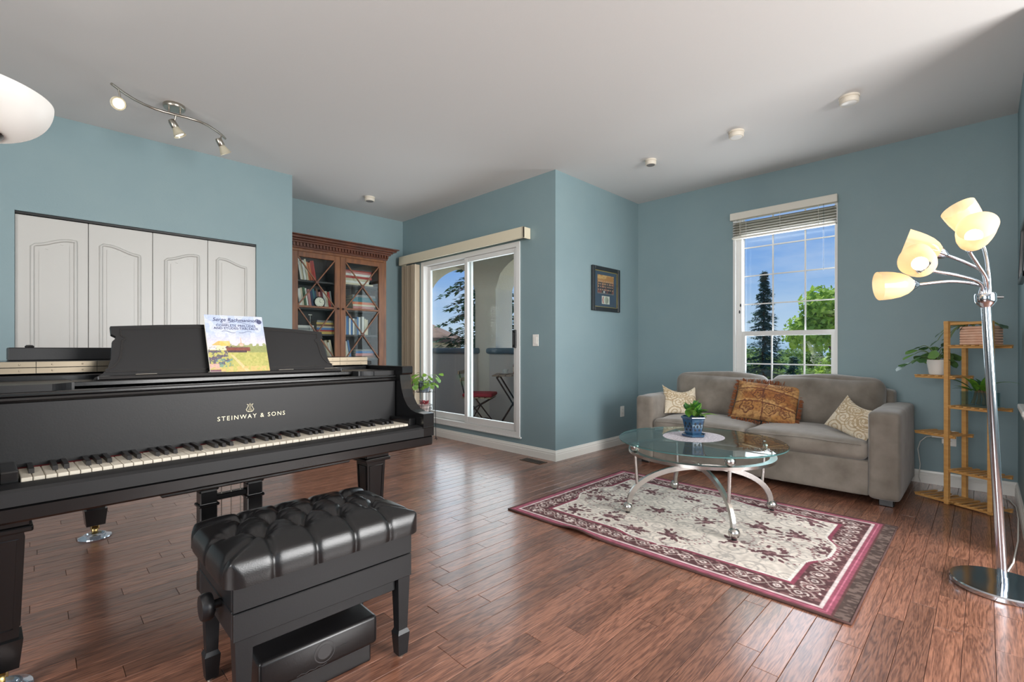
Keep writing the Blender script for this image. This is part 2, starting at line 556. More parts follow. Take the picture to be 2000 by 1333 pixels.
# ---- ceiling
cl = MB()
cl.box((XL-.1, YB-.1, HC), (XA+WT, YK+.1, HC+.12))
cl.box((XA+WT, YB-.1, HC), (XB+WT, YP+WT, HC+.12))
cl.build('ceiling', M_ceil)['kind'] = 'structure'

def wall(name, boxes, m=M_wall):
    mb = MB()
    for a, b_ in boxes: mb.box(a, b_)
    o = mb.build(name, m); o['kind'] = 'structure'
    return o
DY0, DY1, DZ0, DZ1 = 3.33, 5.06, .17, 2.15      # sliding door opening in wall A
WY0, WY1, WZ0, WZ1 = .915, 1.80, .70, 2.41      # window opening in wall B
CX0, CX1, CZ1 = -.092, 1.459, 2.03              # closet opening
wall('wall_closet', [((XL, YC, 0), (CX0, YC+.1, HC)), ((CX1, YC, 0), (1.78, YC+.1, HC)), ((CX0, YC, CZ1), (CX1, YC+.1, HC)),
                     ((1.68, YC+.1, 0), (1.78, YK, HC))])
wall('wall_alcove', [((1.60, YK, 0), (XA+WT, YK+.12, HC))])
wall('wall_balcony', [((XA, YP, 0), (XA+WT, DY0, HC)), ((XA, DY1, 0), (XA+WT, YK, HC)),
                      ((XA, DY0, 0), (XA+WT, DY1, DZ0)), ((XA, DY0, DZ1), (XA+WT, DY1, HC))])
wall('wall_picture', [((XA+WT, YP, 0), (XB+WT, YP+WT, HC))])
wall('wall_window', [((XB, YB, 0), (XB+WT, WY0, HC)), ((XB, WY1, 0), (XB+WT, YP, HC)),
                     ((XB, WY0, 0), (XB+WT, WY1, WZ0)), ((XB, WY0, WZ1), (XB+WT, WY1, HC))])
wall('wall_right', [((3.45, YR-.12, 0), (XB, YR, HC))])
wall('wall_left', [((XL-WT, YB, 0), (XL, -.6, HC)), ((XL-WT, 1.8, 0), (XL, YC+.1, HC)), ((XL-WT, -.6, 0), (XL, 1.8, .65)), ((XL-WT, -.6, 2.45), (XL, 1.8, HC))])
wall('wall_rear', [((XL-WT, YB-WT, 0), (-2.5, YB, HC)), ((-.1, YB-WT, 0), (1.1, YB, HC)), ((3.5, YB-WT, 0), (XB+WT, YB, HC)),
                   ((-2.5, YB-WT, 0), (-.1, YB, .65)), ((-2.5, YB-WT, 2.45), (-.1, YB, HC)), ((1.1, YB-WT, 0), (3.5, YB, .65)), ((1.1, YB-WT, 2.45), (3.5, YB, HC))])
wall('wall_closet_inside', [((CX0-.1, YC+.62, 0), (CX1+.1, YC+.7, 2.4)), ((CX0-.18, YC+.1, 0), (CX0-.1, YC+.7, 2.4)), ((CX1+.1, YC+.1, 0), (CX1+.18, YC+.7, 2.4)), ((CX0-.18, YC+.1, 2.32), (CX1+.18, YC+.7, 2.4)), ((CX0-.18, YC+.1, -.1), (CX1+.18, YC+.7, -.01))], M_dark)
# guessed, unseen windows of the part behind the camera
for n_, (a, b_, ax) in enumerate((((-2.5, YB-.09), (-.1, YB-.05), 'y'), ((1.1, YB-.09), (3.5, YB-.05), 'y'), ((XL-.09, -.6), (XL-.05, 1.8), 'x'))):
    f_ = MB()
    lo, hi = (a[0], b_[0]) if ax == 'y' else (a[1], b_[1])
    def seg(u0, u1, z0, z1):
        if ax == 'y': f_.box((u0, a[1], z0), (u1, b_[1], z1))
        else: f_.box((a[0], u0, z0), (b_[0], u1, z1))
    seg(lo, lo+.05, .65, 2.45); seg(hi-.05, hi, .65, 2.45); seg(lo, hi, .65, .70); seg(lo, hi, 2.40, 2.45); seg((lo+hi)/2-.03, (lo+hi)/2+.03, .7, 2.4)
    w_ = f_.build('window_%d' % (n_+2), M_vinyl); w_['kind'] = 'structure'
    p_ = MB()
    if ax == 'y': p_.box((a[0], a[1]+.015, .68), (b_[0], a[1]+.02, 2.42))
    else: p_.box((a[0]+.015, a[1], .68), (a[0]+.02, b_[1], 2.42))
    p_.build('pane', M_pane, w_)

# ---- baseboards: moulded strips
BP = [(0, 0), (.016, 0), (.016, .06), (.0135, .064), (.0135, .078), (.009, .086), (.006, .098), (0, .1)]
def baseboard(name, a, b_, nx, ny, ma=0, mb_=0):
    """from a to b along the wall, (nx,ny) points into the room"""
    d = Vector((b_[0]-a[0], b_[1]-a[1], 0)); l = d.length; d.normalize()
    vs = []; fs = []; n = len(BP)
    for q, mi in ((a, -ma), (b_, mb_)):      # ma, mb_ = 1: mitred around an outer corner
        for t_, z in BP: vs.append((q[0]+nx*t_+d.x*t_*mi, q[1]+ny*t_+d.y*t_*mi, z))
    fs = [(i, (i+1) % n, n+(i+1) % n, n+i) for i in range(n)] + [tuple(range(n))[::-1], tuple(range(n, 2*n))]
    o = MB().add(vs, fs).build(name, M_white); o['kind'] = 'structure'
baseboard('baseboard_picture', (XA, YP), (XB, YP), 0, -1, 1, 0)
baseboard('baseboard_balcony', (XA, YK), (XA, YP), -1, 0, 0, 1)
baseboard('baseboard_window', (XB, YP), (XB, YR), -1, 0)
baseboard('baseboard_right', (XB, YR), (3.45, YR), 0, 1)
baseboard('baseboard_closet', (CX1+.005, YC), (1.78, YC), 0, -1, 0, 1)
baseboard('baseboard_alcove', (1.78, YC), (1.78, YK), 1, 0, 1, 0)
baseboard('baseboard_left', (XL, YC), (CX0-.005, YC), 0, -1)

# ---- bifold closet doors with arched raised panels
closet = structure('door_2', (0, YC+.02, 0))
trk = MB().box((CX0+.002, 0, CZ1-.016), (CX1-.002, .03, CZ1-.001)).build('track', M_black, closet)
xs = [-.0925, .294, .686, 1.074, 1.4595]
for k in range(4):
    a, b_ = xs[k]+.0015, xs[k+1]-.0015
    leaf = MB().bbox((a, 0, .012), (b_, .032, 2.008), .0025).build('door_leaf', M_door, closet)
    up_right = k % 2 == 0
    pa, pb = a+.085, b_-.07
    if not up_right: pa, pb = a+.07, b_-.085
    def panel(z0, z1, arch):
        pts = [(pa, z0), (pb, z0)]
        n = 14
        for i in range(n+1):
            t_ = i/n
            x = pb + (pa-pb)*t_
            s_ = (x-pa)/(pb-pa)
            if not up_right: s_ = 1-s_
            rise = arch*(0.5-0.5*math.cos(PI*min(1, max(0, (s_-.0)/.85))))
            pts.append((x, z1-arch+rise))
        return pts
    for (z0, z1, ar) in ((1.02, 1.86, .055), (.16, .86, .0)):
        pts = panel(z0, z1, ar)
        path = []
        for q, (x, z) in enumerate(pts):         # extra points keep the moulding straight between the corners
            x2, z2 = pts[(q+1) % len(pts)]
            path += [(x+(x2-x)*f, 0, z+(z2-z)*f) for f in ((.015, .25, .5, .75, .985) if abs(z2-z)+abs(x2-x) > .1 else (.0,))]
        MB().tube(path, .0115, 8, closed=True).build('panel_moulding', M_door, leaf, 50)
        cx, cz = sum(p[0] for p in pts)/len(pts), (z0+z1)/2
        inn = [(p[0]+(.035 if p[0] < (pa+pb)/2 - .05 else (-.035 if p[0] > (pa+pb)/2+.05 else 0)), p[1]+(.035 if p[1] < cz else -.035)) for p in pts]
        MB().prism(inn, -.005, .004, axis='y').build('raised_panel', M_door, leaf)

# ---- sliding patio door
sd = structure('door_1', (XA, 0, 0))
f_ = MB()
ft = .048
f_.box((-.012, DY0, DZ0), (.10, DY0+ft, DZ1)); f_.box((-.012, DY1-.055, DZ0), (.10, DY1, DZ1))
f_.box((-.011, DY0+ft, DZ0), (.099, DY1-.055, DZ0+.045)); f_.box((-.011, DY0+ft, DZ1-.05), (.099, DY1-.055, DZ1))
f_.box((-.02, DY0-.02, DZ0-.014), (-.0005, DY1+.02, DZ0-.0005))
f_.build('door_frame', M_vinyl, sd)
def slider(y0, y1, x0, x1):
    z0, z1 = DZ0+.046, DZ1-.051
    s_ = .055
    m_ = MB()
    m_.bbox((x0, y0, z0), (x1, y0+s_, z1), .004); m_.bbox((x0, y1-s_, z0), (x1, y1, z1), .004)
    m_.bbox((x0, y0+s_, z0), (x1, y1-s_, z0+.075), .004); m_.bbox((x0, y0+s_, z1-.05), (x1, y1-s_, z1), .004)
    pnl = m_.build('sliding_panel', M_vinyl, sd)
    MB().box(((x0+x1)/2-.003, y0+s_, z0+.075), ((x0+x1)/2+.003, y1-s_, z1-.05)).build('pane', M_pane, pnl)
    return pnl
slider(4.16, 5.005, .055, .088)
sp = slider(3.378, 4.225, .008, .045)
hd = MB(); hd.bbox((-.03, 3.372, 1.07), (.008, 3.418, 1.255), .006, 2); hd.bbox((-.05, 3.38, 1.10), (-.03, 3.395, 1.225), .004)
hd.build('handle', M_black, sp)
lk = MB(); lk.bbox((-.004, 4.185, 1.115), (.008, 4.2, 1.18), .003); lk.build('latch', M_brushed, sp)

# ---- double hung window
wn = structure('window_1', (XB, 0, 0))
f_ = MB(); d0, d1 = .03, .11
f_.box((-.006, WY0, WZ0), (.12, WY0+.02, WZ1)); f_.box((-.006, WY1-.022, WZ0), (.12, WY1, WZ1))
f_.box((-.005, WY0+.02, WZ0), (.119, WY1-.022, WZ0+.03)); f_.box((-.005, WY0+.02, WZ1-.02), (.119, WY1-.022, WZ1))
f_.box((d0, WY1-.072, WZ0+.03), (d1, WY1-.022, WZ1-.02)); f_.box((d0, WY0+.02, WZ0+.03), (d1, WY0+.0275, WZ1-.02))
f_.build('window_frame', M_vinyl, wn)
def sash(y0, y1, z0, z1, x0, x1, fr, vb, hb):
    m_ = MB()
    m_.box((x0, y0, z0), (x1, y0+fr[0], z1)); m_.box((x0, y1-fr[1], z0), (x1, y1, z1))
    m_.box((x0+.0005, y0+fr[0], z0), (x1-.0005, y1-fr[1], z0+fr[2])); m_.box((x0+.0005, y0+fr[0], z1-fr[3]), (x1-.0005, y1-fr[1], z1))
    s_ = m_.build('sash', M_vinyl, wn)
    xm = (x0+x1)/2
    for v_ in vb: MB().box((xm-.006, v_-.006, z0+fr[2]), (xm+.006, v_+.006, z1-fr[3])).build('muntin', M_vinyl, s_)
    for h_ in hb: MB().box((xm-.0065, y0+fr[0], h_-.0055), (xm+.0065, y1-fr[1], h_+.0055)).build('muntin', M_vinyl, s_)
    ys = [y0+fr[0]] + sorted(vb) + [y1-fr[1]]; zs = [z0+fr[2]] + sorted(hb) + [z1-fr[3]]
    pm_ = None
    for i in range(len(ys)-1):
        for j in range(len(zs)-1):
            MB().box((xm+.008, ys[i]+.002, zs[j]+.002), (xm+.011, ys[i+1]-.002, zs[j+1]-.002)).build('pane', M_pane, s_)
sash(WY0+.028, WY1-.072, 1.20, WZ1-.02, .075, .105, (.006, .006, .03, .02), [1.184, 1.459], [1.507, 1.79, 2.075])
sash(WY0+.028, WY1-.072, WZ0+.03, 1.235, .035, .07, (.028, .03, .03, .045), [1.184, 1.459], [.913])
# ---- raised venetian blind
bl = thing('window_blind', 'cream slatted window blind drawn up to the top of the window', 'blind', (XB, 0, 0))
M_blind = mat('cream_blind', (221, 217, 206), rough=0.5)
MB().bbox((-.055, WY0-.006, 2.345), (-.008, WY1+.014, 2.415), .004).build('valance', M_blind, bl)
zb = 2.312
sl = MB().grid(lambda u, v: (-.045+.05*u, WY0+.006+v*(WY1-WY0-.012), .004*math.sin(PI*u)), 4, 1)
sl.grid(lambda u, v: (-.045+.05*u, WY0+.006+v*(WY1-WY0-.012), .004*math.sin(PI*u)-.0028), 4, 1, flip=True)
slm = sl.mesh('slat', M_blind)
for k in range(11):
    link('slat', slm, bl, (0, 0, zb-k*.0125), (0, 0.28*(-1)**k*.2, 0))
MB().bbox((-.05, WY0+.004, 2.155), (.004, WY1-.004, 2.172), .003).build('bottom_rail', M_blind, bl)
for y_ in (1.05, 1.36, 1.66):
    MB().tube([(-.052, y_, 2.345), (-.053, y_, 2.16)], .0016, 6).build('ladder_cord', M_blind, bl)
MB().tube([(-.045, 1.012, 2.35), (-.046, 1.012, 1.76)], .0045, 8).build('tilt_wand', glass('clear_wand', (235, 238, 240)), bl)
cd_ = MB().tube([(-.045, 1.712, 2.35), (-.046, 1.712, 1.5)], .0014, 6).build('pull_cord', M_blind, bl)
for y_, z_ in ((1.712, 1.475), (1.722, 1.41)):
    MB().lathe([(.0, 0), (.007, .004), (.008, .02), (.004, .032), (0, .034)], 10, T(-.046, y_, z_)).build('tassel', M_black, cd_, 40)
MB().tube([(-.044, 1.722, 2.35), (-.046, 1.722, 1.44)], .0014, 6).build('pull_cord', M_blind, bl)

# ---- valance with stacked vertical blinds at the patio door
vb = thing('vertical_blind', 'cream vertical blind pushed to the left of the patio door under its valance', 'blind', (XA, 0, 0))
M_val = mat('cream_valance', (225, 215, 190), rough=0.45)
M_vane = mat('beige_vane', (205, 190, 168), rough=0.55)
va = MB(); va.bbox((-.115, 3.185, 2.145), (-.09, 5.42, 2.255), .004); va.bbox((-.115, 3.185, 2.145), (-.003, 3.2, 2.255), .004); va.bbox((-.115, 5.405, 2.145), (-.003, 5.42, 2.255), .004)
va.box((-.09, 3.2, 2.235), (-.003, 5.405, 2.25)); va.build('valance', M_val, vb)
vm = MB().grid(lambda u, v: (-.045+.09*u, .006*math.sin(PI*u), v*2.0), 5, 1)
vm.grid(lambda u, v: (-.045+.09*u, .006*math.sin(PI*u)-.0012, v*2.0), 5, 1, flip=True)
vmm = vm.mesh('vane', M_vane, 60)
for k in range(14):
    link('vane', vmm, vb, (-.05, 5.375-k*.022, .13), (0, 0, random.uniform(-.12, .3)))
# ================================================================== GRAND PIANO
pi_ = thing('grand_piano', 'black grand piano with raised music desk and open keyboard', 'piano', (-.024, 1.795, 0), math.radians(3.0))
M_ebony = mat('ebonised_satin', (11, 11, 12), rough=0.24, spec=0.5, coat=0.3, coat_rough=0.12, bump=(60, 0.015))
M_ebony_m = mat('ebonised_matte', (26, 26, 27), rough=0.42, spec=.35, bump=(200, 0.02))
M_ivory = mat('ivory_keytop', (206, 198, 182), rough=0.4, rnd=0.04)
M_ebkey = mat('ebony_key', (26, 25, 25), rough=0.35)
M_felt = mat('red_felt', (84, 20, 22), rough=0.95)
M_gold = mat('gilt_inlay', (205, 196, 170), rough=0.35, metal=0.4)
M_hinge = mat('nickel_hinge', (136, 125, 108), rough=0.38, metal=0.9)
M_brass = mat('aged_brass', (190, 165, 110), rough=0.3, metal=1.0)

# body and rim
out_r = [(1.323, .17), (1.323, .55), (1.300, .72), (1.23, .92), (1.10, 1.12), (.97, 1.30), (.87, 1.48), (.79, 1.65), (.68, 1.80), (.52, 1.87), (.33, 1.885), (.14, 1.85), (-.01, 1.76), (-.095, 1.58), (-.095, .17)]
bd = MB().prism(out_r, .66, .925)
bd.build('body', M_ebony, pi_)
def inset(pts, d):
    n = len(pts); o = []
    for i in range(n):
        a, b_, c = Vector(pts[i-1]), Vector(pts[i]), Vector(pts[(i+1) % n])
        e1 = (b_-a).normalized(); e2 = (c-b_).normalized()
        n1 = Vector((-e1.y, e1.x)); n2 = Vector((-e2.y, e2.x))
        k = (n1+n2); k = k/max(.3, k.length)
        o.append((b_.x+k.x*d, b_.y+k.y*d))
    return o
inn = inset(out_r, .045)
n = len(out_r); vs = []; fs = []
for p in out_r: vs += [(p[0], p[1], .925), (p[0], p[1], .975)]
for p in inn: vs += [(p[0], p[1], .925), (p[0], p[1], .975)]
for i in range(n-1):
    a, b_ = 2*i, 2*(i+1); c, d = 2*n+2*i, 2*n+2*(i+1)
    fs += [(a, b_, b_+1, a+1), (a+1, b_+1, d+1, c+1), (c+1, d+1, d, c)]
fs += [(0, 1, 2*n+1, 2*n), (2*(n-1), 2*n+2*(n-1), 2*n+2*(n-1)+1, 2*(n-1)+1)]
MB().add(vs, fs).build('rim', M_ebony, pi_)
# arms with the concave sweep
arm = [(-.062, .662), (-.062, .765), (-.005, .768), (.03, .776), (.062, .796), (.088, .828), (.106, .868), (.116, .91), (.119, .935), (.105, .938), (.10, .945), (.10, .972), (.104, .977), (.30, .977), (.30, .662)]
for a, b_ in ((-.097, -.04), (1.266, 1.325)):
    am = MB().prism(arm, a, b_, axis='x').build('arm', M_ebony, pi_)
    MB().bbox((a-.004, -.066, .700), (b_+.002, -.02, .706), .002).build('arm_moulding', M_ebony, am)
# key bed, slip
kb = MB()
kb.bbox((-.097, -.058, .618), (1.325, .30, .662), .006)
kb.bbox((.30, -.02, .60), (.93, .45, .620), .004)
kb.build('key_bed', M_ebony, pi_)
ks = MB().prism([(-.064, .663), (-.064, .698), (-.058, .706), (-.012, .712), (-.006, .70), (-.006, .663)], -.04, 1.266, axis='x')
ks.build('key_slip', M_ebony_m, pi_)
for a, b_ in ((-.039, -.003), (1.232, 1.265)):
    MB().bbox((a, -.004, .69), (b_, .145, .742), .004, 2).build('key_block', M_ebony, pi_)
# keys
NW = 52; KW = 1.228/NW
wm = MB().bbox((.0008, 0, .697), (KW-.0008, .148, .7195), .0015)
wm = wm.mesh('white_key', M_ivory)
bm_ = MB().prism([(.052, .7195), (.058, .7315), (.066, .7325), (.148, .7335), (.148, .7195)], -.0055, .0055, axis='x').mesh('black_key', M_ebkey)
pat = [1, 0, 1, 1, 0, 1, 1]                 # black key after A, B, C, D, E, F, G
for k in range(NW):
    link('white_key', wm, pi_, (k*KW, 0, -.0015 if k in (17, 31) else 0))
    if pat[k % 7] and k < NW-1:
        link('black_key', bm_, pi_, ((k+1)*KW, 0, 0))
MB().box((-.003, .1485, .715), (1.231, .152, .7225)).build('felt_strip', M_felt, pi_)
# fallboard and rails
fb = MB().bbox((-.038, .153, .708), (1.264, .172, .908), .003).build('fallboard', M_ebony_m, pi_)
rl = MB()
rl.tube([(-.038, .155, .914), (1.264, .155, .914)], .009, 8)
rl.bbox((-.038, .15, .922), (1.264, .185, .936), .004, 2)
rl.build('fallboard_rail', M_ebony, pi_)
# gilt lettering and lyre emblem on the fallboard
link('lettering', text_mesh('STEINWAY & SONS', .0225, M_gold, .0003, 1.30), fb, (.623, .1523, .804), (PI/2, 0, 0))
ly = MB()
for s in (-1, 1):
    P = [(s*.004, .1522, .815), (s*.011, .1522, .8165), (s*.0135, .1522, .822), (s*.009, .1522, .829), (s*.006, .1522, .836), (s*.008, .1522, .841), (s*.011, .1522, .842)]
    ly.tube(P, .0011, 6)
    ly.tube([(s*.0025, .1522, .819), (s*.0028, .1522, .830), (s*.0018, .1522, .839)], .0006, 5)
    ly.tube([(s*.004, .1522, .818), (s*.008, .1522, .8205), (s*.006, .1522, .8235), (s*.004, .1522, .822)], .0008, 5)
ly.tube([(-.006, .1522, .8405), (.006, .1522, .8405)], .0008, 5); ly.tube([(-.008, .1522, .8135), (.008, .1522, .8135)], .0011, 6)
ly.tube([(0, .1522, .815), (0, .1522, .843)], .0008, 5); ly.ball((0, .1522, .844), .0018, 8, 6)
ly.build('lyre_emblem', M_gold, fb, None, (.613, 0, .0085))
# music shelf with stepped side plates
def side_plate(mirror):
    pts = [(-.036, .162), (.072, .162)]
    for k in range(9):
        t_ = k/8
        pts.append((.072+.054*t_, .162+.05*math.sin(t_*PI/2)**1.5))
    pts += [(.128, .42), (-.036, .42)]
    if mirror: pts = [(1.228-x, y_) for x, y_ in pts]
    return MB().prism(pts, .930, .956)
for s in (False, True):
    side_plate(s).build('music_shelf_side', M_ebony_m, pi_)
MB().bbox((.128, .262, .938), (1.10, .42, .955), .003).build('music_shelf', M_ebony, pi_)
MB().bbox((-.045, .425, .926), (1.273, .447, .972), .003).build('pin_block_rail', M_ebony, pi_)
# music desk
TD = math.radians(20.5); ct, st_ = math.cos(TD), math.sin(TD)
def dmat(off=0.0):     # x along the desk, y up the slope, z towards the player
    return Matrix(((1, 0, 0, .618), (0, st_, -ct, .300-off*ct), (0, ct, st_, .956+off*st_), (0, 0, 0, 1)))
half = [(.436, 0), (.434, .008), (.412, .022), (.397, .045), (.388, .075), (.384, .11), (.381, .14), (.372, .150), (.371, .158), (.383, .166), (.384, .196)]
top = [(x, .196+.020*math.cos(x/.384*PI/2)) for x in (.25, .12, 0, -.12, -.25)]
outl = half + top + [(-x, y_) for x, y_ in half[::-1]]
dk = MB().prism(outl, -.018, 0, dmat()).build('music_desk', M_ebony_m, pi_)
ins = [(x*.93, .028+y_*.80) for x, y_ in outl]
MB().tube([(x, y_, 0.0) for x, y_ in ins], 1.0, closed=True, sq=(.006, .003), M=dmat(.0005)).build('desk_moulding', M_ebony, dk)
MB().bbox((-.43, -.012, -.02), (.43, .004, .034), .003, M=dmat()).build('desk_ledge', M_ebony, dk)
for x_ in (-.30, -.08, .18, .38):
    MB().box((x_-.03, .004, .028), (x_+.03, .0055, .0345), dmat()).build('ledge_clip', M_brushed, dk)
# folded lid
lid = [(1.32, .455), (1.32, .55), (1.30, .72), (1.24, .93), (1.11, 1.13), (.98, 1.31), (.88, 1.49), (.80, 1.66), (.69, 1.81), (.52, 1.885), (.33, 1.90), (.14, 1.865), (-.02, 1.77), (-.107, 1.585), (-.107, .455)]
lo = MB().prism(lid, .977, .997).build('lid', M_ebony, pi_)
flp = MB().bbox((-.105, .455, .9985), (1.30, .80, 1.018), .003).build('lid_flap', M_ebony, pi_)
for k in range(9):
    x0 = -.10 + k*.155; x1 = min(x0+.1535, 1.298)
    for z0, z1 in ((.9785, .9965), (.999, 1.017)):
        hm = MB().box((x0, .4515, z0), (x1, .456, z1))
        for q in (.25, .75):
            hm.ball((x0+(x1-x0)*q, .4512, (z0+z1)/2), .0028, 8, 5, (1, .4, 1))
        hm.build('hinge_leaf', M_hinge, pi_)
# legs, casters
def leg(i, j, w=.098, foot=.018):
    r = bpy.data.objects.new('leg', None); COL.objects.link(r); r.parent = pi_; r.location = (i, j, 0)
    hb = .035
    def taper(z0, z1, a, b_):
        vs = [(sx*a, sy*a, z0) for sx, sy in ((-1, -1), (1, -1), (1, 1), (-1, 1))] + [(sx*b_, sy*b_, z1) for sx, sy in ((-1, -1), (1, -1), (1, 1), (-1, 1))]
        return vs, [(3, 2, 1, 0), (4, 5, 6, 7), (0, 1, 5, 4), (1, 2, 6, 5), (2, 3, 7, 6), (3, 0, 4, 7)]
    post = MB()
    post.add(*taper(.165, .50, w*.40, w*.52))
    post.build('leg_post', M_ebony, r)
    cp = MB(); cp.bbox((-w*.66, -w*.66, .515), (w*.66, w*.66, .66), .004); cp.bbox((-w*.72, -w*.72, .497), (w*.72, w*.72, .516), .005, 2)
    cp.build('leg_cap', M_ebony, r)
    ft_ = MB(); ft_.add(*taper(.075, .165, w*.41, w*.50)); ft_.build('leg_foot', M_ebony, r)
    for sx, sy, rz in ((0, -1, 0), (-1, 0, -PI/2), (1, 0, PI/2), (0, 1, PI)):
        a, b_ = w*.40, w*.52
        ring = [(-a*.72, .20), (a*.72, .20), (b_*.72, .475), (-b_*.72, .475)]
        pth = [(x, -(a+(b_-a)*(z-.165)/.335)-.0005, z) for x, z in ring]
        MB().tube(pth, 1.0, closed=True, sq=(.005, .004), M=Matrix.Rotation(rz, 4, 'Z')).build('leg_moulding', M_ebony, r)
    cs = MB(); cs.lathe([(0, -.012), (.021, -.012), (.024, -.006), (.024, .006), (.021, .012), (0, .012)], 18, T(0, .008, .038, 0, PI/2, 0))
    cs.bbox((-.018, -.012, .045), (-.014, .022, .078), .001); cs.bbox((.014, -.012, .045), (.018, .022, .078), .001); cs.bbox((-.018, -.012, .066), (.018, .022, .078), .001)
    cs.build('caster', M_brass, r, 40)
    return r
LEGS = [(-.03, .36), (1.258, .36), (.36, 1.74)]
for i, j in LEGS: leg(i, j)
# lyre with pedals
lyr = bpy.data.objects.new('pedal_lyre', None); COL.objects.link(lyr); lyr.parent = pi_; lyr.location = (.614, .36, 0)
MB().bbox((-.19, -.05, .585), (.19, .06, .605), .004).build('lyre_top', M_ebony, lyr)
for s in (-1, 1):
    ps = MB()
    for z0, z1, w_ in ((.50, .585, .036), (.30, .50, .030), (.17, .30, .026)):
        ps.bbox((s*.085-w_, -.022, z0), (s*.085+w_, .03, z1), .004)
    ps.bbox((s*.085-.036, -.028, .44), (s*.085+.036, .036, .452), .003)
    ps.build('lyre_post', M_ebony, lyr)
MB().bbox((-.06, -.012, .455), (.06, .02, .478), .003).build('lyre_crossbar', M_ebony, lyr)
MB().bbox((-.105, -.05, .09), (.105, .07, .17), .006).build('pedal_box', M_ebony, lyr)
for k in (-1, 0, 1):
    MB().tube([(k*.035, 0, .17), (k*.035, 0, .59)], .0018, 8).build('pedal_rod', M_brushed, lyr, 60)
    MB().bbox((k*.06-.012, -.15, .062), (k*.06+.012, .0, .074), .005, 2).build('pedal', M_brass, lyr, 40)

# caster cups standing on the floor
Rp = Matrix.Translation((-.024, 1.795, 0)) @ Matrix.Rotation(math.radians(3), 4, 'Z')
M_cup = mat('clear_cup', (188, 196, 208), rough=0.08, metal=0.75)
cl_ = ['glossy caster cup under the near left piano leg', 'glossy caster cup under the right front piano leg behind the bench', 'glossy caster cup under the tail leg of the piano']
for (i, j), lb in zip(LEGS, cl_):
    w_ = Rp @ Vector((i, j, 0))
    c_ = MB().lathe([(0, 0), (.072, 0), (.075, .003), (.073, .008), (.052, .017), (.05, .020), (.043, .020), (.038, .012), (.0, .012)], 36).build('caster_cup', M_cup, None, 40, (w_.x, w_.y, 0))
    fix(c_, lb, 'caster cup', 'caster cups under the piano legs')

# long black case lying on the folded lid
bc = thing('black_case', 'long flat black wooden case lying on the folded piano lid', 'case', tuple(Rp @ Vector((-.005, .63, 1.018))), math.radians(3.0))
MB().bbox((0, 0, 0), (.50, .17, .047), .003).build('case_body', M_ebony_m, bc)
MB().lathe([(0, .0), (.012, 0), (.013, .004), (.009, .009), (0, .010)], 16, T(.055, .05, .047)).build('knob', M_ebony, bc, 40)

# ---- music book leaning on the desk
bk = thing('music_book', 'Rachmaninoff preludes and etudes score with landscape cover on the music desk', 'book', tuple(Rp @ Vector((.516, .268, .9605))), math.radians(3.0))
bk['label'] = 'music score with village landscape cover leaning on the piano music desk'
BW, BH = .216, .252
tb = math.radians(21); cb, sb = math.cos(tb), math.sin(tb)
def bmat(off=0.0):
    return Matrix(((1, 0, 0, 0), (0, sb, -cb, -off*cb), (0, cb, sb, off*sb), (0, 0, 0, 1)))
MB().box((0, 0, -.008), (BW, BH, -.0008), bmat()).build('pages', mat('paper', (226, 220, 205), rough=.8), bk)
ni, nj = 150, 176
U, V = np.meshgrid(np.linspace(0, 1, ni), np.linspace(0, 1, nj))
rng = np.random.RandomState(3)
def vnoise(U, V, n, seed):
    r = np.random.RandomState(seed).rand(n+2, n+2)
    x = U*n; y_ = V*n; xi = np.clip(x.astype(int), 0, n); yi = np.clip(y_.astype(int), 0, n)
    fx = x-xi; fy = y_-yi; fx = fx*fx*(3-2*fx); fy = fy*fy*(3-2*fy)
    return (r[yi, xi]*(1-fx)+r[yi, xi+1]*fx)*(1-fy) + (r[yi+1, xi]*(1-fx)+r[yi+1, xi+1]*fx)*fy
def blend(C, mask, col):
    mask = np.clip(mask, 0, 1)[..., None]
    return C*(1-mask) + np.array(col, dtype=float)*mask
n1 = vnoise(U, V, 9, 1); n2 = vnoise(U, V, 26, 2); n3 = vnoise(U, V, 60, 4)
C = np.zeros((nj, ni, 3)); C[...] = (176, 188, 212)
C = blend(C, np.clip((.72-V)*3.2, 0, 1), (222, 206, 205))
C = blend(C, (n1 > .62)*.35, (226, 222, 230))
C = blend(C, (V < .40+.02*n1)*1.0, (184, 178, 104)); C = blend(C, ((V < .40) & (n2 > .55))*.6, (160, 162, 88))
pathx = .36+.5*np.clip((.34-V)*1.7, 0, 1)
C = blend(C, ((V < .33) & (np.abs(U-pathx) < .02+.07*(.33-V))), (222, 190, 140))
C = blend(C, ((V < .13) & (n2 > .42))*.8, (214, 178, 118))
C = blend(C, ((V > .36) & (V < .47+.03*n2) & (U > .66))*1.0, (142, 148, 92))
C = blend(C, ((V > .385) & (V < .46) & (U > .30) & (U < .70)), (126, 72, 62)); C = blend(C, ((V > .36) & (V < .40) & (U > .31) & (U < .64)), (78, 58, 66))
C = blend(C, ((V > .44) & (V < .475) & (np.abs(U-.47) < .20-(V-.44)*1.2)), (98, 70, 68))
C = blend(C, ((V > .40) & (V < .48) & (U > .14) & (U < .28)), (236, 220, 176)); C = blend(C, ((V > .48) & (V < .56) & (np.abs(U-.2) < (.57-V)*1.6)), (206, 172, 104))
C = blend(C, ((V > .46) & (V < .66) & (np.abs(U-.56) < (.67-V)*.07)), (206, 172, 140)); C = blend(C, ((V > .455) & (V < .50+.03*n2) & (U > .34) & (n2 > .35))*.85, (150, 156, 104)); C = blend(C, ((V > .47) & (V < .52) & (np.abs(U-.56) < .035)), (224, 178, 160))
C = blend(C, ((V > .47) & (V < .56) & (np.hypot((U-.28)/1.3, V-.52) < .06+.02*n2))*.8, (220, 184, 96))
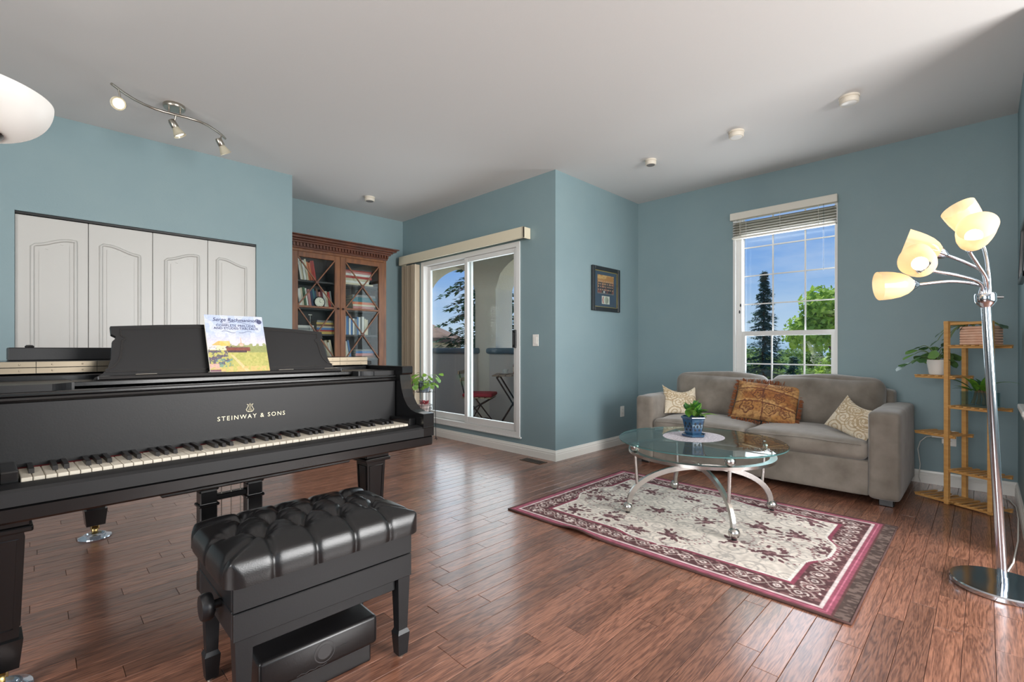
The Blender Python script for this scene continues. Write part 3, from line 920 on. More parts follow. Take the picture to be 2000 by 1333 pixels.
C = blend(C, ((V > .16) & (V < .40) & (U < .26+.08*n1) & (n2+n3*.6 > .72)), (96, 82, 104)); C = blend(C, ((V > .16) & (V < .46) & (U < .3) & (n3 > .74)), (92, 112, 84))
C = blend(C, ((V > .12) & (V < .26) & (U > .1) & (U < .38) & (n3 > .55))*.8, (98, 136, 130))
C = blend(C, ((V < .085) & (U < .17)), (122, 84, 98)); C = blend(C, ((V > .10) & (V < .18) & (U < .15) & (n2 > .4)), (206, 164, 150))
C = C + (n3[..., None]-.5)*16
X = U*BW; Yv = V*BH
vec = np.stack([X, Yv*sb, Yv*cb], -1)
me = np_grid_mesh('front_cover', vec[..., 0], vec[..., 1], vec[..., 2], np.clip(C, 0, 255), mat('printed_cover', (200, 200, 200), rough=.3, attr=True, coat=.2))
cov = link('front_cover', me, bk)
M_ink = mat('navy_ink', (44, 48, 92), rough=.5)
for s, sz, w_, sp_, sh in (('Serge Rachmaninoff', .0215, .922, .98, .25), ('COMPLETE PRELUDES', .0142, .822, 1.08, 0), ('AND ETUDES-TABLEAUX', .0142, .774, 1.05, 0)):
    o = link('lettering', text_mesh(s, sz, M_ink, .0002, sp_, sh), cov)
    o.matrix_local = bmat(.0008) @ Matrix.Translation((BW*.515, BH*w_, 0))
fl_ = MB()
for s in (-1, 1):
    for w_, a_ in ((.872, 1), (.715, -1)):
        fl_.tube([(BW*.515+s*x, BH*w_+a_*.004*math.sin(x*110), 0) for x in np.linspace(.006, .055, 12)], .0006, 5, bmat(.0009))
fl_.build('flourish', M_ink, cov)
sl_ = MB(); disc(sl_, (BW*.93, BH*.905), .010, .0009, 20, bmat()); sl_.build('seal', mat('dark_seal', (74, 78, 110), rough=.5), cov)
# ================================================================== PIANO BENCH
M_leather = mat('black_leather', (20, 20, 21), rough=0.3, bump=(260, 0.05), coat=0.12, coat_rough=0.25)
M_bench = mat('black_satin_wood', (24, 25, 27), rough=0.38, spec=.4, bump=(180, 0.02))
bn = thing('piano_bench', 'black adjustable piano bench with tufted leather seat', 'bench', (.65, 1.60, 0), math.radians(-.3))
hw, hd_ = .275, .19
def frame_ring(z0, z1, t_=.02):
    m_ = MB()
    m_.bbox((-hw, -hd_, z0), (hw, -hd_+t_, z1), .002); m_.bbox((-hw, hd_-t_, z0), (hw, hd_, z1), .002)
    m_.bbox((-hw, -hd_+t_, z0), (-hw+t_, hd_-t_, z1), .002); m_.bbox((hw-t_, -hd_+t_, z0), (hw, hd_-t_, z1), .002)
    return m_
frame_ring(.355, .432).build('upper_frame', M_bench, bn)
frame_ring(.277, .352).build('lower_frame', M_bench, bn)
MB().box((-hw+.02, -hd_+.02, .285), (hw-.02, hd_-.02, .30)).build('bottom_panel', M_bench, bn)
for a, b_ in ((-hd_+.022, -hd_+.04), (hd_-.04, hd_-.022)):
    MB().bbox((-hw+.05, a, .235), (hw-.05, b_, .29), .002).build('apron', M_bench, bn)
for sx in (-1, 1):
    for sy in (-1, 1):
        m_ = MB()
        def sq(z0, z1, a, b_):
            vs = [(x*a, y_*a, z0) for x, y_ in ((-1, -1), (1, -1), (1, 1), (-1, 1))] + [(x*b_, y_*b_, z1) for x, y_ in ((-1, -1), (1, -1), (1, 1), (-1, 1))]
            m_.add(vs, [(3, 2, 1, 0), (4, 5, 6, 7), (0, 1, 5, 4), (1, 2, 6, 5), (2, 3, 7, 6), (3, 0, 4, 7)])
        sq(.095, .29, .0165, .023); sq(.082, .095, .0225, .0165); sq(.008, .082, .017, .0225)
        lg = m_.build('leg', M_bench, bn, None, (sx*(hw-.027), sy*(hd_-.027), 0))
        MB().lathe([(0, 0), (.012, 0), (.013, .008), (0, .008)], 12).build('glide', M_brushed, lg)
# tufted cushion: buttons in a staggered lattice, folds between neighbours
CXW, CYW = .302, .216
btn = []
for r_, (yy, n_, off) in enumerate(((-.09, 4, 0), (0, 5, 0), (.09, 4, 0))):
    for k in range(n_):
        btn.append(((k-(n_-1)/2)*.115, yy))
segs = []
for a in range(len(btn)):
    for b_ in range(a+1, len(btn)):
        d_ = math.hypot(btn[a][0]-btn[b_][0], btn[a][1]-btn[b_][1])
        if .07 < d_ < .1085 and abs(btn[a][1]-btn[b_][1]) > .01: segs.append((btn[a], btn[b_]))
for x_, y_ in btn:
    if abs(y_) > .05: segs.append(((x_, y_), (x_*1.04, math.copysign(.23, y_))))
for s in (-1, 1):
    segs.append(((s*.23, 0), (s*.31, 0))); segs.append(((s*.1725, .09), (s*.30, .17))); segs.append(((s*.1725, -.09), (s*.30, -.17)))
ni, nj = 132, 96
S, Tt = np.meshgrid(np.linspace(-1, 1, ni), np.linspace(-1, 1, nj))
# square to rounded-rectangle dome: centre part is the top, the rim rolls down the sides
def dome(s, t_):
    m_ = np.maximum(np.abs(s), np.abs(t_)); m_ = np.maximum(m_, 1e-6)
    return m_
m_ = dome(S, Tt)
flat = .80
side = np.clip((m_-flat)/(1-flat), 0, 1)          # 0 on top, 1 at the bottom edge
rad = np.where(m_ < flat, m_/flat*.93, .93+.07*np.sin(side*PI*.62)/math.sin(PI*.5))
Xc = S/m_*rad*CXW; Yc = Tt/m_*rad*CYW
# round the corners in plan
cr_ = .05
ex = np.clip(np.abs(Xc)-(CXW-cr_), 0, None); ey = np.clip(np.abs(Yc)-(CYW-cr_), 0, None); ln = np.hypot(ex, ey); k_ = np.where(ln > cr_, cr_/np.maximum(ln, 1e-6), 1)
Xc = np.sign(Xc)*(np.minimum(np.abs(Xc), CXW-cr_)+ex*k_); Yc = np.sign(Yc)*(np.minimum(np.abs(Yc), CYW-cr_)+ey*k_)
Zt = .518 - .035*np.clip(m_/flat, 0, 1)**3*(1-side) - .035*(side > 0)*(1-side)
Zt = np.where(side > 0, (.534-.035) - (.534-.035-.428)*side**1.25, .534 - .035*np.clip(m_/flat, 0, 1)**3.2)
dep = np.zeros_like(Zt)
for (a, b_) in segs:
    ax, ay = a; bx, by = b_; dx, dy = bx-ax, by-ay; L2 = dx*dx+dy*dy
    u = np.clip(((Xc-ax)*dx+(Yc-ay)*dy)/L2, 0, 1); d_ = np.hypot(Xc-ax-u*dx, Yc-ay-u*dy)
    dep = np.maximum(dep, .013*np.exp(-(d_/.0075)**1.3))
for x_, y_ in btn:
    d_ = np.hypot(Xc-x_, Yc-y_)
    dep = np.maximum(dep, .013*np.exp(-(d_/.0075)**1.3)) + .024*np.exp(-(d_/.028)**2)
    th_ = np.arctan2(Yc-y_, Xc-x_)
    dep = dep + .0022*np.cos(th_*9+x_*50)*np.exp(-((d_-.03)/.018)**2)
nrmx = np.where(side > .3, S/m_, 0); nrmy = np.where(side > .3, Tt/m_, 0)
Zt2 = Zt - dep*(1-np.clip(side*1.6, 0, 1))
Xc = Xc - np.where(np.abs(S) >= np.abs(Tt), np.sign(S), 0)*dep*np.clip(side*1.4, 0, 1)*.4
Yc = Yc - np.where(np.abs(Tt) > np.abs(S), np.sign(Tt), 0)*dep*np.clip(side*1.4, 0, 1)*.4
cu = link('cushion', np_grid_mesh('cushion', Xc, Yc, Zt2, None, M_leather, True), bn)
for x_, y_ in btn:
    zz = float(Zt2.ravel()[np.argmin(np.hypot(Xc-x_, Yc-y_).ravel())])
    MB().ball((x_, y_, zz+.001), .008, 10, 6, (1, 1, .45)).build('button', M_leather, cu, 60)
kn = MB(); kn.lathe([(0, 0), (.012, 0), (.012, .02), (.034, .022), (.037, .028), (.037, .042), (.033, .05), (0, .052)], 14, T(-hw, -.065, .342, 0, -PI/2, 0))
kn.build('height_knob', M_black, bn, 30)
kn = MB(); kn.lathe([(0, 0), (.010, 0), (.012, .004), (.010, .008), (0, .009)], 14, T(-hw, .0, .30, 0, -PI/2, 0)); kn.build('side_boss', M_black, bn, 30)

# ---- black lidded box under the bench
bx = thing('storage_box', 'low black lidded box with faint round emblem under the piano bench', 'box', (.645, 1.56, 0), math.radians(-1))
M_bxp = mat('black_box_plastic', (24, 23, 24), rough=0.28, bump=(300, .02))
MB().bbox((-.172, -.078, 0), (.166, .10, .072), .006, 2).build('box_base', M_bxp, bx)
lidb = MB().bbox((-.19, -.095, .062), (.182, .115, .158), .014, 3).build('box_lid', M_bxp, bx, 40)
M_emb = mat('faint_grey_print', (58, 57, 58), rough=.4)
em = MB(); em.lathe([(.030, 0), (.033, 0), (.033, .0006), (.030, .0006)], 40, T(.0, -.0952, .112, PI/2, 0, 0))
em.lathe([(.0, 0), (.022, 0), (.022, .0004), (0, .0004)], 40, T(.0, -.0952, .112, PI/2, 0, 0))
em.build('emblem', M_emb, lidb)
em2 = MB(); em2.tube([(-.085+.013*k, -.0955, .072+.0035*(k % 2)) for k in range(8)], .0012, 5); em2.tube([(.032+.009*k, -.0955, .106+.004*(k % 2)) for k in range(6)], .0011, 5)
em2.build('scuffed_marking', M_emb, lidb)

# ================================================================== RUG
M_rug = mat('woven_rug', (200, 190, 180), rough=.95, attr=True, spec=.15, bump=(700, .25))
RX0, RX1, RY0, RY1 = 2.205, 3.60, .365, 2.225
rw, rl_ = RX1-RX0, RY1-RY0
ni, nj = 290, 380
U, V = np.meshgrid(np.linspace(0, rw, ni), np.linspace(0, rl_, nj))     # metres: U across (x), V along (y)
g1 = vnoise(U/rw, V/rl_, 30, 21); g2 = vnoise(U/rw, V/rl_, 110, 22)
end = .055                                        # plain selvedge at the right-hand end
Ve = V-end
eu = np.minimum(U, rw-U); ev = np.minimum(Ve, rl_-V); ed = np.minimum(eu, ev)
C = np.zeros(U.shape+(3,)); C[...] = (212, 203, 193)
def spiral(cx, cy, R, turn, ph, wd, mirror=1):
    d = np.hypot(U-cx, V-cy); th_ = np.arctan2((V-cy)*mirror, U-cx)+ph
    q = (d/R*turn - th_/(2*PI)) % 1
    return (np.abs(q-.5) < wd*turn/R*.5) & (d < R) & (d > R*.12)
r2 = random.Random(9)
for a in range(7):
    for b_ in range(10):
        cx = .24+(rw-.48)*a/6+r2.uniform(-.02, .02); cy = end+.24+(rl_-end-.48)*b_/9+r2.uniform(-.03, .03)
        C = blend(C, spiral(cx, cy, r2.uniform(.055, .085), 2.0, r2.uniform(0, 6), .010, r2.choice((-1, 1)))*.75, (168, 162, 156))
wv = np.abs(np.sin(U*21+2.2*np.sin(V*13))*.5+np.sin(V*19+2*np.sin(U*11))*.5)
C = blend(C, (wv < .055)*.6, (172, 166, 160))
def flower(cx, cy, s, ang):
    du, dv = U-cx, V-cy
    m_ = np.zeros(U.shape, bool); m2 = np.zeros(U.shape, bool)
    rf_ = random.Random(int(cx*1000)+int(cy*777))
    for k in range(17):
        a = rf_.uniform(0, 2*PI); rr = s*rf_.uniform(.45, 1.25)
        px_, py_ = rr*math.cos(a), rr*math.sin(a)
        c_, s_ = math.cos(a), math.sin(a)
        x_ = (du-px_)*c_+(dv-py_)*s_; y_ = -(du-px_)*s_+(dv-py_)*c_
        m_ |= (x_/(s*.26))**2+(y_/(s*.13))**2 < 1
    core = np.hypot(du*1.1, dv)+.25*s*(g2-.5) < s*.48
    m2 = core & (g2 > .48)
    return m_ | core, m2
fl_spots = []
for cy in (.33, .55, .80, 1.06, 1.30, 1.52):
    for cx in (.34, .70, 1.06):
        fl_spots.append((cx+r2.uniform(-.05, .05)+(.12 if int(cy*100) % 2 else -.04), end+cy+r2.uniform(-.04, .04), r2.uniform(.062, .085)))
for cx in (.66, .74): fl_spots += [(cx, end+.17, .05), (cx, rl_-.17, .05)]
for cx, cy, s in fl_spots:
    m_, m2 = flower(cx, cy, s, r2.uniform(0, 6))
    C = blend(C, m_*.95, (98, 68, 72)); C = blend(C, m2*.85, (142, 110, 112))
    for q in range(3):
        a = r2.uniform(0, 6.28)
        for st in range(7):
            rr = s*1.35+st*.016; x_, y_ = cx+rr*math.cos(a+st*.16), cy+rr*math.sin(a+st*.16)
            C = blend(C, (np.hypot((U-x_)*1.3, V-y_) < .0075)*.9, (122, 80, 84))
# border: scalloped into the field at the middle of the short ends and long sides
bump_u = np.exp(-((V-(rl_+end)/2)/.10)**4)*.0
sc_u = .205 - .04*np.exp(-((V-(end+(rl_-end)/2))/.16)**4)
sc_v = .205 - .075*np.exp(-((U-rw/2)/.17)**4)
inb = (eu < sc_u) | (ev < sc_v)
C = blend(C, inb, (94, 66, 68)); C = blend(C, inb & (g2 > .6), (124, 92, 92))
edge_in = (~inb) & ((eu < sc_u+.012) | (ev < sc_v+.012)); C = blend(C, edge_in, (226, 220, 212))
l2 = inb & ((eu > sc_u-.02) | (eu > .3)) & ((ev > sc_v-.02) | (ev > .3)) & (np.minimum(sc_u-eu+(eu > sc_u)*9, sc_v-ev+(ev > sc_v)*9) < .02)
C = blend(C, l2, (138, 72, 88))
# scrolls running round the border
sU = np.where(ev < eu, U, V); dd = np.where(ev < eu, ev, eu)-.125
for ph, am in ((0, .034), (PI, .034)):
    C = blend(C, inb & (np.abs(dd-am*np.sin(sU*38+ph)) < .005), (172, 154, 148))
cell = (sU*38/(2*PI)*2) % 1
C = blend(C, inb & (np.hypot((cell-.5)*.08, dd*1.0) < .016) & (np.hypot((cell-.5)*.08, dd) > .008), (206, 192, 186))
C = blend(C, inb & (np.abs(dd) < .05) & (g2 > .82), (206, 194, 188))
C = blend(C, (ed > .048) & (ed < .060), (214, 198, 196))
C = blend(C, (ed > .010) & (ed < .048), (148, 82, 98)); C = blend(C, (ed > .026) & (ed < .031), (198, 120, 140))
C = blend(C, (ed <= .010), (98, 66, 66))
C = blend(C, (V < end), (82, 68, 64)); C = blend(C, (V < end) & (g2 > .55), (108, 92, 86))
C = C*(.86+.28*g2[..., None]*.6+.1*g1[..., None])
Zr = .008+.0012*g1 + .018*np.exp(-((V-1.30)/.10)**2)*np.clip(1-U/.09, 0, 1)**1.5
Xr = RX0+U; Yr = RY0+V
rug = thing('area_rug', 'cream floral rug with maroon and pink border under the glass table', 'rug', (0, 0, 0))
link('rug_pile', np_grid_mesh('rug_pile', Xr, Yr, Zr, np.clip(C, 0, 255), M_rug, True), rug)
bd_ = [(RX0, RY0, .0055), (RX1, RY0, .0055), (RX1, RY1, .0055)] + [(RX0, RY1-(RY1-RY0)*k/40, .0055+.018*math.exp(-((RY1-(RY1-RY0)*k/40-RY0-1.30)/.10)**2)) for k in range(40)]
MB().tube(bd_, .0055, 6, closed=True).build('rug_binding', mat('brown_binding', (84, 58, 54), rough=.9), rug, 60)

# ================================================================== COFFEE TABLE
tc_ = (3.05, 1.315)
ct_ = thing('coffee_table', 'round glass coffee table with arched brushed steel legs on ball feet', 'table', (tc_[0], tc_[1], .009))
M_steel = mat('brushed_steel', (196, 194, 190), rough=0.24, metal=1.0)
M_tglass = glass('table_glass', (224, 240, 238), 0.0, 1.15)
M_tedge = mat('green_glass_edge', (72, 112, 112), rough=.1)
ZG = .452
top_ = MB(); NT = 96
top_.lathe([(0, ZG), (.503, ZG), (.508, ZG+.003)], NT); top_.lathe([(.508, ZG+.009), (.503, ZG+.012), (0, ZG+.012)], NT)
gt = top_.build('glass_top', M_tglass, ct_, 30)
MB().lathe([(.508, ZG+.003), (.508, ZG+.009)], NT).build('glass_edge', M_tedge, gt, 60)
MB().lathe([(.405, .372), (.445, .372), (.445, .390), (.405, .390), (.405, .372)], 72).build('ring', M_steel, ct_, 30)
AZ = [math.atan2(.30, -.345), math.atan2(-.355, -.351), math.atan2(-.322, .328), math.atan2(.362, .368)]
for a in AZ:
    c_, s_ = math.cos(a), math.sin(a)
    MB().ball((c_*.425, s_*.425, .4215), .0315, 24, 14).build('glass_support_ball', M_steel, ct_, 60)
    path = []
    for k in range(15):
        t_ = k/14*PI/2
        r_ = .01+.455*math.sin(t_)**1.0; z_ = .052+.235*math.cos(t_)**.9 if k < 14 else .05
        path.append((c_*r_, s_*r_, z_))
    lg = MB().tube(path, 1.0, sq=(.020, .032)).build('leg', M_steel, ct_, 40)
    MB().ball((c_*.475, s_*.475, .037), .031, 20, 12).build('ball_foot', M_steel, lg, 60)
    MB().lathe([(0, 0), (.014, 0), (.014, .012), (0, .012)], 12, T(c_*.475, s_*.475, 0)).build('foot_pad', M_black, lg)
    rp_ = .40; tq = math.asin((rp_-.01)/.455); zp = .052+.235*math.cos(tq)**.9
    MB().tube([(c_*rp_*1.03, s_*rp_*1.03, zp), (c_*.425, s_*.425, .373)], .0105, 12).build('post', M_steel, ct_, 60)
MB().lathe([(0, .262), (.02, .262), (.024, .27), (.024, .296), (0, .30)], 16).build('hub', M_steel, ct_, 40)

# doily and potted plant on the glass
ZT = ZG+.012+.009
M_doily = mat('lace_doily', (214, 208, 210), rough=.9, var=((150, 144, 156), 75, 4))
dl = MB(); dl.lathe([(0, .0006), (.205, .0006), (.21, .0003)] if False else [(0, .0008), (.20, .0008), (.206, .0)], 64)
dlo = dl.build('lace_doily', M_doily, None, None, (3.12, 1.385, ZT+.0004))
dlo.scale = (1.06, .92, 1)
fix(dlo, 'round white lace doily lying on the glass coffee table', 'doily')
pp = thing('potted_plant', 'leafy green plant in a pierced blue ceramic pot on the lace doily', 'plant', (3.125, 1.385, ZT+.0016))
M_blue = mat('blue_glaze', (44, 78, 104), rough=0.16, coat=.5, var=((28, 52, 84), 20))
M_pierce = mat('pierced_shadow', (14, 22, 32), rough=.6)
hexp = lambda r, z, n=6, ph=.3: [(r*math.cos(2*PI*k/n+ph), r*math.sin(2*PI*k/n+ph), z) for k in range(n)]
def loft(rings, cap=True):
    m_ = MB(); n_ = len(rings[0]); vs = [p for r_ in rings for p in r_]; fs = []
    for i in range(len(rings)-1):
        for k in range(n_): fs.append((i*n_+k, i*n_+(k+1) % n_, (i+1)*n_+(k+1) % n_, (i+1)*n_+k))
    if cap: fs.append(tuple(range(n_))[::-1]); fs.append(tuple(range((len(rings)-1)*n_, len(rings)*n_)))
    return m_.add(vs, fs)
loft([hexp(.070, 0), hexp(.080, .006), hexp(.083, .016), hexp(.079, .018), hexp(.070, .012)]).build('saucer', M_blue, pp)
pot = loft([hexp(.052, .013), hexp(.060, .03), hexp(.070, .085), hexp(.078, .118), hexp(.088, .128), hexp(.087, .134), hexp(.076, .134), hexp(.070, .118)]).build('pot', M_blue, pp)
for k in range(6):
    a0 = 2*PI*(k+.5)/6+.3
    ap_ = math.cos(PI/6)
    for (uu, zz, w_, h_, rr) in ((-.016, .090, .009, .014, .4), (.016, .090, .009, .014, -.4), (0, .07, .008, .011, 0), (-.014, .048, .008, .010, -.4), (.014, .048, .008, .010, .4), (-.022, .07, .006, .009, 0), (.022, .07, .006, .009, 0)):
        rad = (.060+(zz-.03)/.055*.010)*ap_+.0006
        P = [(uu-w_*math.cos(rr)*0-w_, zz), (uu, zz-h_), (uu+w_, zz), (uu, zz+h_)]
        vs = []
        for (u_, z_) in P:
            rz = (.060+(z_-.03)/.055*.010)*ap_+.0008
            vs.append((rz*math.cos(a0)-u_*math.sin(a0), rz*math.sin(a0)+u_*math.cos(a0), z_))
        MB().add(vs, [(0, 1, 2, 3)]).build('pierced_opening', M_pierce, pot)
disc(MB(), (0, 0), .072, .120, 24).build('soil', mat('potting_soil', (52, 38, 30), rough=.95, bump=(200, .5)), pp)

def leaf_mesh(name, l, w, bend, m, fold=.25, nseg=8, tip=1.0):
    mb = MB(); rows = []
    vs = []; fs = []
    for i in range(nseg+1):
        t_ = i/nseg
        wd = w/2*(math.sin(PI*min(1, t_**.75))**.8 if 0 < t_ < 1 else 0)
        x_ = l*t_*(1-.12*bend*t_); z_ = l*(.28*t_-.62*bend*t_*t_)
        vs += [(x_, -wd, z_+wd*fold), (x_, 0, z_), (x_, wd, z_+wd*fold)]
    for i in range(nseg):
        a = i*3
        fs += [(a, a+3, a+4, a+1), (a+1, a+4, a+5, a+2)]
    return mb.add(vs, fs).mesh(name, m, 60)
def foliage(parent, spec, mats, name='leaf'):
    """spec: (length, width, bend, base xyz, azimuth, pitch, material index)"""
    for (l, w, bd__, base, az, pitch, mi) in spec:
        me = leaf_mesh(name, l, w, bd__, mats[mi % len(mats)])
        link(name, me, parent, base, (0, -pitch, az))
M_lf1 = translucent('bright_leaf', (122, 168, 62), .35, .3, var=((84, 138, 50), 30))
M_lf2 = translucent('dark_leaf', (44, 92, 42), .25, .3, var=((70, 118, 58), 30))
M_lf3 = translucent('pale_leaf', (150, 182, 96), .3, .3, var=((96, 142, 60), 26))
rq = random.Random(4)
spec = []
for k in range(34):
    az = rq.uniform(0, 2*PI); tall = rq.random()
    spec.append((rq.uniform(.075, .115), rq.uniform(.042, .06), rq.uniform(.2, .9), (rq.uniform(-.03, .03), rq.uniform(-.03, .03), .122+tall*.05), az, rq.uniform(.15, 1.25), rq.choice((0, 0, 1, 2))))
spec.append((.13, .05, .55, (.02, -.03, .13), -PI/4-.1, .15, 2)); spec.append((.09, .03, .4, (-.02, -.04, .15), 2.6, 1.0, 1))
foliage(pp, spec, [M_lf1, M_lf2, M_lf3])

# ================================================================== SOFA
so = thing('sofa', 'grey brown suede two-seat sofa below the window', 'sofa', (0, 0, 0))
M_suede = mat('taupe_suede', (104, 96, 86), rough=.85, sheen=.35, var=((134, 126, 116), 7, 6), bump=(14, .2))
SX0, SX1, SY0, SY1 = 4.0, 4.88, .39, 2.335
AW = .175
def soft(name, a, b_, r, n=10, bulge=(0, 0, 0), wob=0, seed=0, parent=so, M=None, rot=(0, 0, 0)):
    sz = [b_[i]-a[i] for i in range(3)]
    o = rounded(sz, r, n, bulge, wob, seed).build(name, M or M_suede, parent, 70, tuple((a[i]+b_[i])/2 for i in range(3)), rot)
    return o
soft('arm', (SX0, SY0, .045), (SX1, SY0+AW, .635), .03, 10, (0, .004, .012), .003, 1)
soft('arm', (SX0, SY1-AW, .045), (SX1, SY1, .622), .03, 10, (0, .004, .012), .003, 2)
soft('base', (SX0+.015, SY0+AW-.004, .05), (SX1-.05, SY1-AW+.004, .295), .015, 10, (.004, 0, 0), .002, 3)
soft('back', (SX1-.17, SY0+AW*.6, .05), (SX1, SY1-AW*.6, .745), .04, 10, (0, 0, .005), .003, 4)
ym = (SY0+SY1)/2
for k, (a, b_) in enumerate(((SY0+AW+.002, ym-.002), (ym+.002, SY1-AW-.002))):
    sc1 = soft('seat_cushion', (SX0-.005, a, .292), (SX1-.16, b_, .425), .045, 16, (.008, .0, .032), .006, 10+k)
    pth = []
    MB().tube([(SX0-.012, a+.03, .402), (SX0-.013, (a+b_)/2, .412), (SX0-.012, b_-.03, .402)], .003, 6).build('piping', M_suede, sc1, 60, tuple(-v for v in sc1.location))
for k, (a, b_, zt) in enumerate(((SY0+AW-.02, ym-.004, .83), (ym+.004, SY1-AW+.06, .82))):
    o = rounded((.20, b_-a, zt-.40), .085, 20, (.065, .0, .02), .012, 20+k).build('back_cushion', M_suede, so, 70, (SX1-.235, (a+b_)/2, (zt+.40)/2), (0, .13, 0))
for x_, y_ in ((SX0+.08, SY0+.08), (SX0+.08, SY1-.08), (SX1-.08, SY0+.08), (SX1-.08, SY1-.08)):
    MB().bbox((x_-.04, y_-.04, 0), (x_+.04, y_+.04, .05), .004).build('foot', M_black, so)

# throw pillows
def pillow(name, label, w, h, th, loc, rot, colfn, m, corner=.0, sag=0.0, group=None, res=84):
    r = thing(name, label, 'cushion', loc, 0, group)
    r.rotation_euler = rot
    u, v = np.meshgrid(np.linspace(-1, 1, res), np.linspace(-1, 1, res))
    prof = ((1-np.abs(u)**2.6)*(1-np.abs(v)**2.6))
    T_ = th/2*np.clip(prof, 0, None)**.55
    pin = 1-.07*(1-np.abs(v)**2)*np.abs(u)**3; pin2 = 1-.07*(1-np.abs(u)**2)*np.abs(v)**3
    X_ = u*w/2*pin2 if False else u*w/2*(1-.06*(1-v**2)*np.abs(u)); Y_ = v*h/2*(1-.06*(1-u**2)*np.abs(v))
    Y_ = Y_ - sag*h*np.clip(v, 0, 1)*(1-u**2)
    wr = (vnoise((u+1)/2, (v+1)/2, 7, 31)-.5)*.012+(vnoise((u+1)/2, (v+1)/2, 16, 33)-.5)*.005
    col = colfn((u+1)/2*w, (v+1)/2*h, w, h)
    me1 = np_grid_mesh('pillow_front', X_, Y_, T_+wr*prof, col, m, True)
    f = link('pillow_front', me1, r)
    me2 = np_grid_mesh('pillow_back', X_[:, ::-1], Y_[:, ::-1], -(T_+0*wr)[:, ::-1], col, m, True)
    link('pillow_back', me2, r)
    return r, X_, Y_
def paisley(U, V, w, h):
    n = vnoise(U/w, V/h, 40, 5)
    C = np.zeros(U.shape+(3,)); C[...] = (216, 204, 182)
    rr = random.Random(3)
    for k in range(16):
        cx, cy, R = rr.uniform(0, w), rr.uniform(0, h), rr.uniform(.05, .085)
        d = np.hypot(U-cx, (V-cy)*1.2); th_ = np.arctan2(V-cy, U-cx)
        q = (d/R*2.4-th_/(2*PI)) % 1
        C = blend(C, ((np.abs(q-.5) < .17) & (d < R))*.75, (168, 146, 112))
    return np.clip(C*(.94+.1*n[..., None]), 0, 255)
def tapestry(U, V, w, h):
    n = vnoise(U/w, V/h, 60, 6); n0 = vnoise(U/w, V/h, 5, 8); n2 = vnoise(U/w, V/h, 22, 9)
    C = np.zeros(U.shape+(3,)); C[...] = (164, 116, 66)
    C = blend(C, (n0 > .5)*.6, (186, 146, 96)); C = blend(C, (n0 < .3)*.7, (142, 88, 48))
    for cx, cy, R, k in ((.12, .10, .07, 2), (.30, .09, .06, 3), (.20, .22, .055, 2), (.07, .24, .03, 2), (.36, .20, .05, 3), (.40, .31, .045, 2), (.33, .32, .04, 2), (.42, .08, .05, 2)):
        d = np.hypot(U-cx, V-cy); q = (d/R*k+.25*np.sin(5*np.arctan2(V-cy, U-cx))) % 1
        C = blend(C, ((np.abs(q-.5) < .16) & (d < R))*.85, (86, 46, 34))
    for a, b_ in ((.13, 3.0), (.26, -2.0)):
        C = blend(C, (np.abs(V-a-.02*np.sin(U*9)) < .004), (98, 56, 40)); C = blend(C, (np.abs(V-a-.016-.02*np.sin(U*9)) < .003), (198, 158, 104))
    C = blend(C, (np.abs(U-.24-.01*np.sin(V*20)) < .004), (98, 56, 40)); C = blend(C, (n2 > .72)*.5, (104, 62, 42))
    return np.clip(C*(.84+.3*n[..., None]), 0, 255)
M_pais = mat('paisley_cloth', (210, 200, 180), rough=.9, attr=True, bump=(400, .1))
M_tap = mat('tapestry_cloth', (160, 115, 70), rough=.9, attr=True, bump=(300, .35))
def face(fx, fy, fz, roll):
    """rotation with pillow front (+z) along direction f, and roll about it"""
    q = Vector((fx, fy, fz)).to_track_quat('Z', 'Y')
    return (q.to_matrix().to_4x4() @ Matrix.Rotation(roll, 4, 'Z')).to_euler()
def up_face(f, roll=0.0):
    f = Vector(f).normalized(); up = Vector((0, 0, 1)); y_ = (up - f*up.dot(f)).normalized(); x_ = y_.cross(f)
    R = Matrix((x_, y_, f)).transposed().to_4x4() @ Matrix.Rotation(roll, 4, 'Z')
    return R.to_euler()
tp, X_, Y_ = pillow('throw_pillow', 'large brown tapestry pillow with fringe leaning on the middle of the sofa', .50, .36, .15, (4.435, 1.335, .60), up_face((-.86, -.12, .50), -.10), tapestry, M_tap)
M_fringe = mat('rust_fringe', (112, 58, 34), rough=.95, var=((150, 92, 52), 40))
fr_ = MB(); rf = random.Random(2)
for k in range(460):
    e = rf.choice((0, 1, 2, 3)); t_ = rf.uniform(-1, 1)
    if e == 0: p, d_ = (t_*.245, -.178), (0, -1)
    elif e == 1: p, d_ = (t_*.245, .178), (0, 1)
    elif e == 2: p, d_ = (-.245, t_*.175), (-1, 0)
    else: p, d_ = (.245, t_*.175), (1, 0)
    l = rf.uniform(.018, .036); sx, sy = rf.uniform(-.4, .4), rf.uniform(-.4, .4)
    dx, dy = d_[0]+(sx if d_[0] == 0 else 0), d_[1]+(sy if d_[1] == 0 else 0)
    z_ = rf.uniform(-.012, .012); w_ = .0022
    a = Vector((p[0], p[1], z_)); b_ = a+Vector((dx*l, dy*l, rf.uniform(-.012, .012)))
    fr_.tube([a, (a+b_)/2+Vector((0, 0, rf.uniform(-.006, .006))), b_], [w_, w_*1.2, w_*.8], 4)
fr_.build('fringe', M_fringe, tp)
pillow('throw_pillow', 'small cream paisley pillow against the left sofa arm', .32, .29, .11, (4.36, 2.065, .575), up_face((-.62, -.62, .42), -.06), paisley, M_pais, sag=.22)
pillow('throw_pillow', 'small cream paisley pillow against the right sofa arm', .34, .28, .11, (4.22, .665, .555), up_face((-.80, .34, .55), -.30), paisley, M_pais, sag=.16)
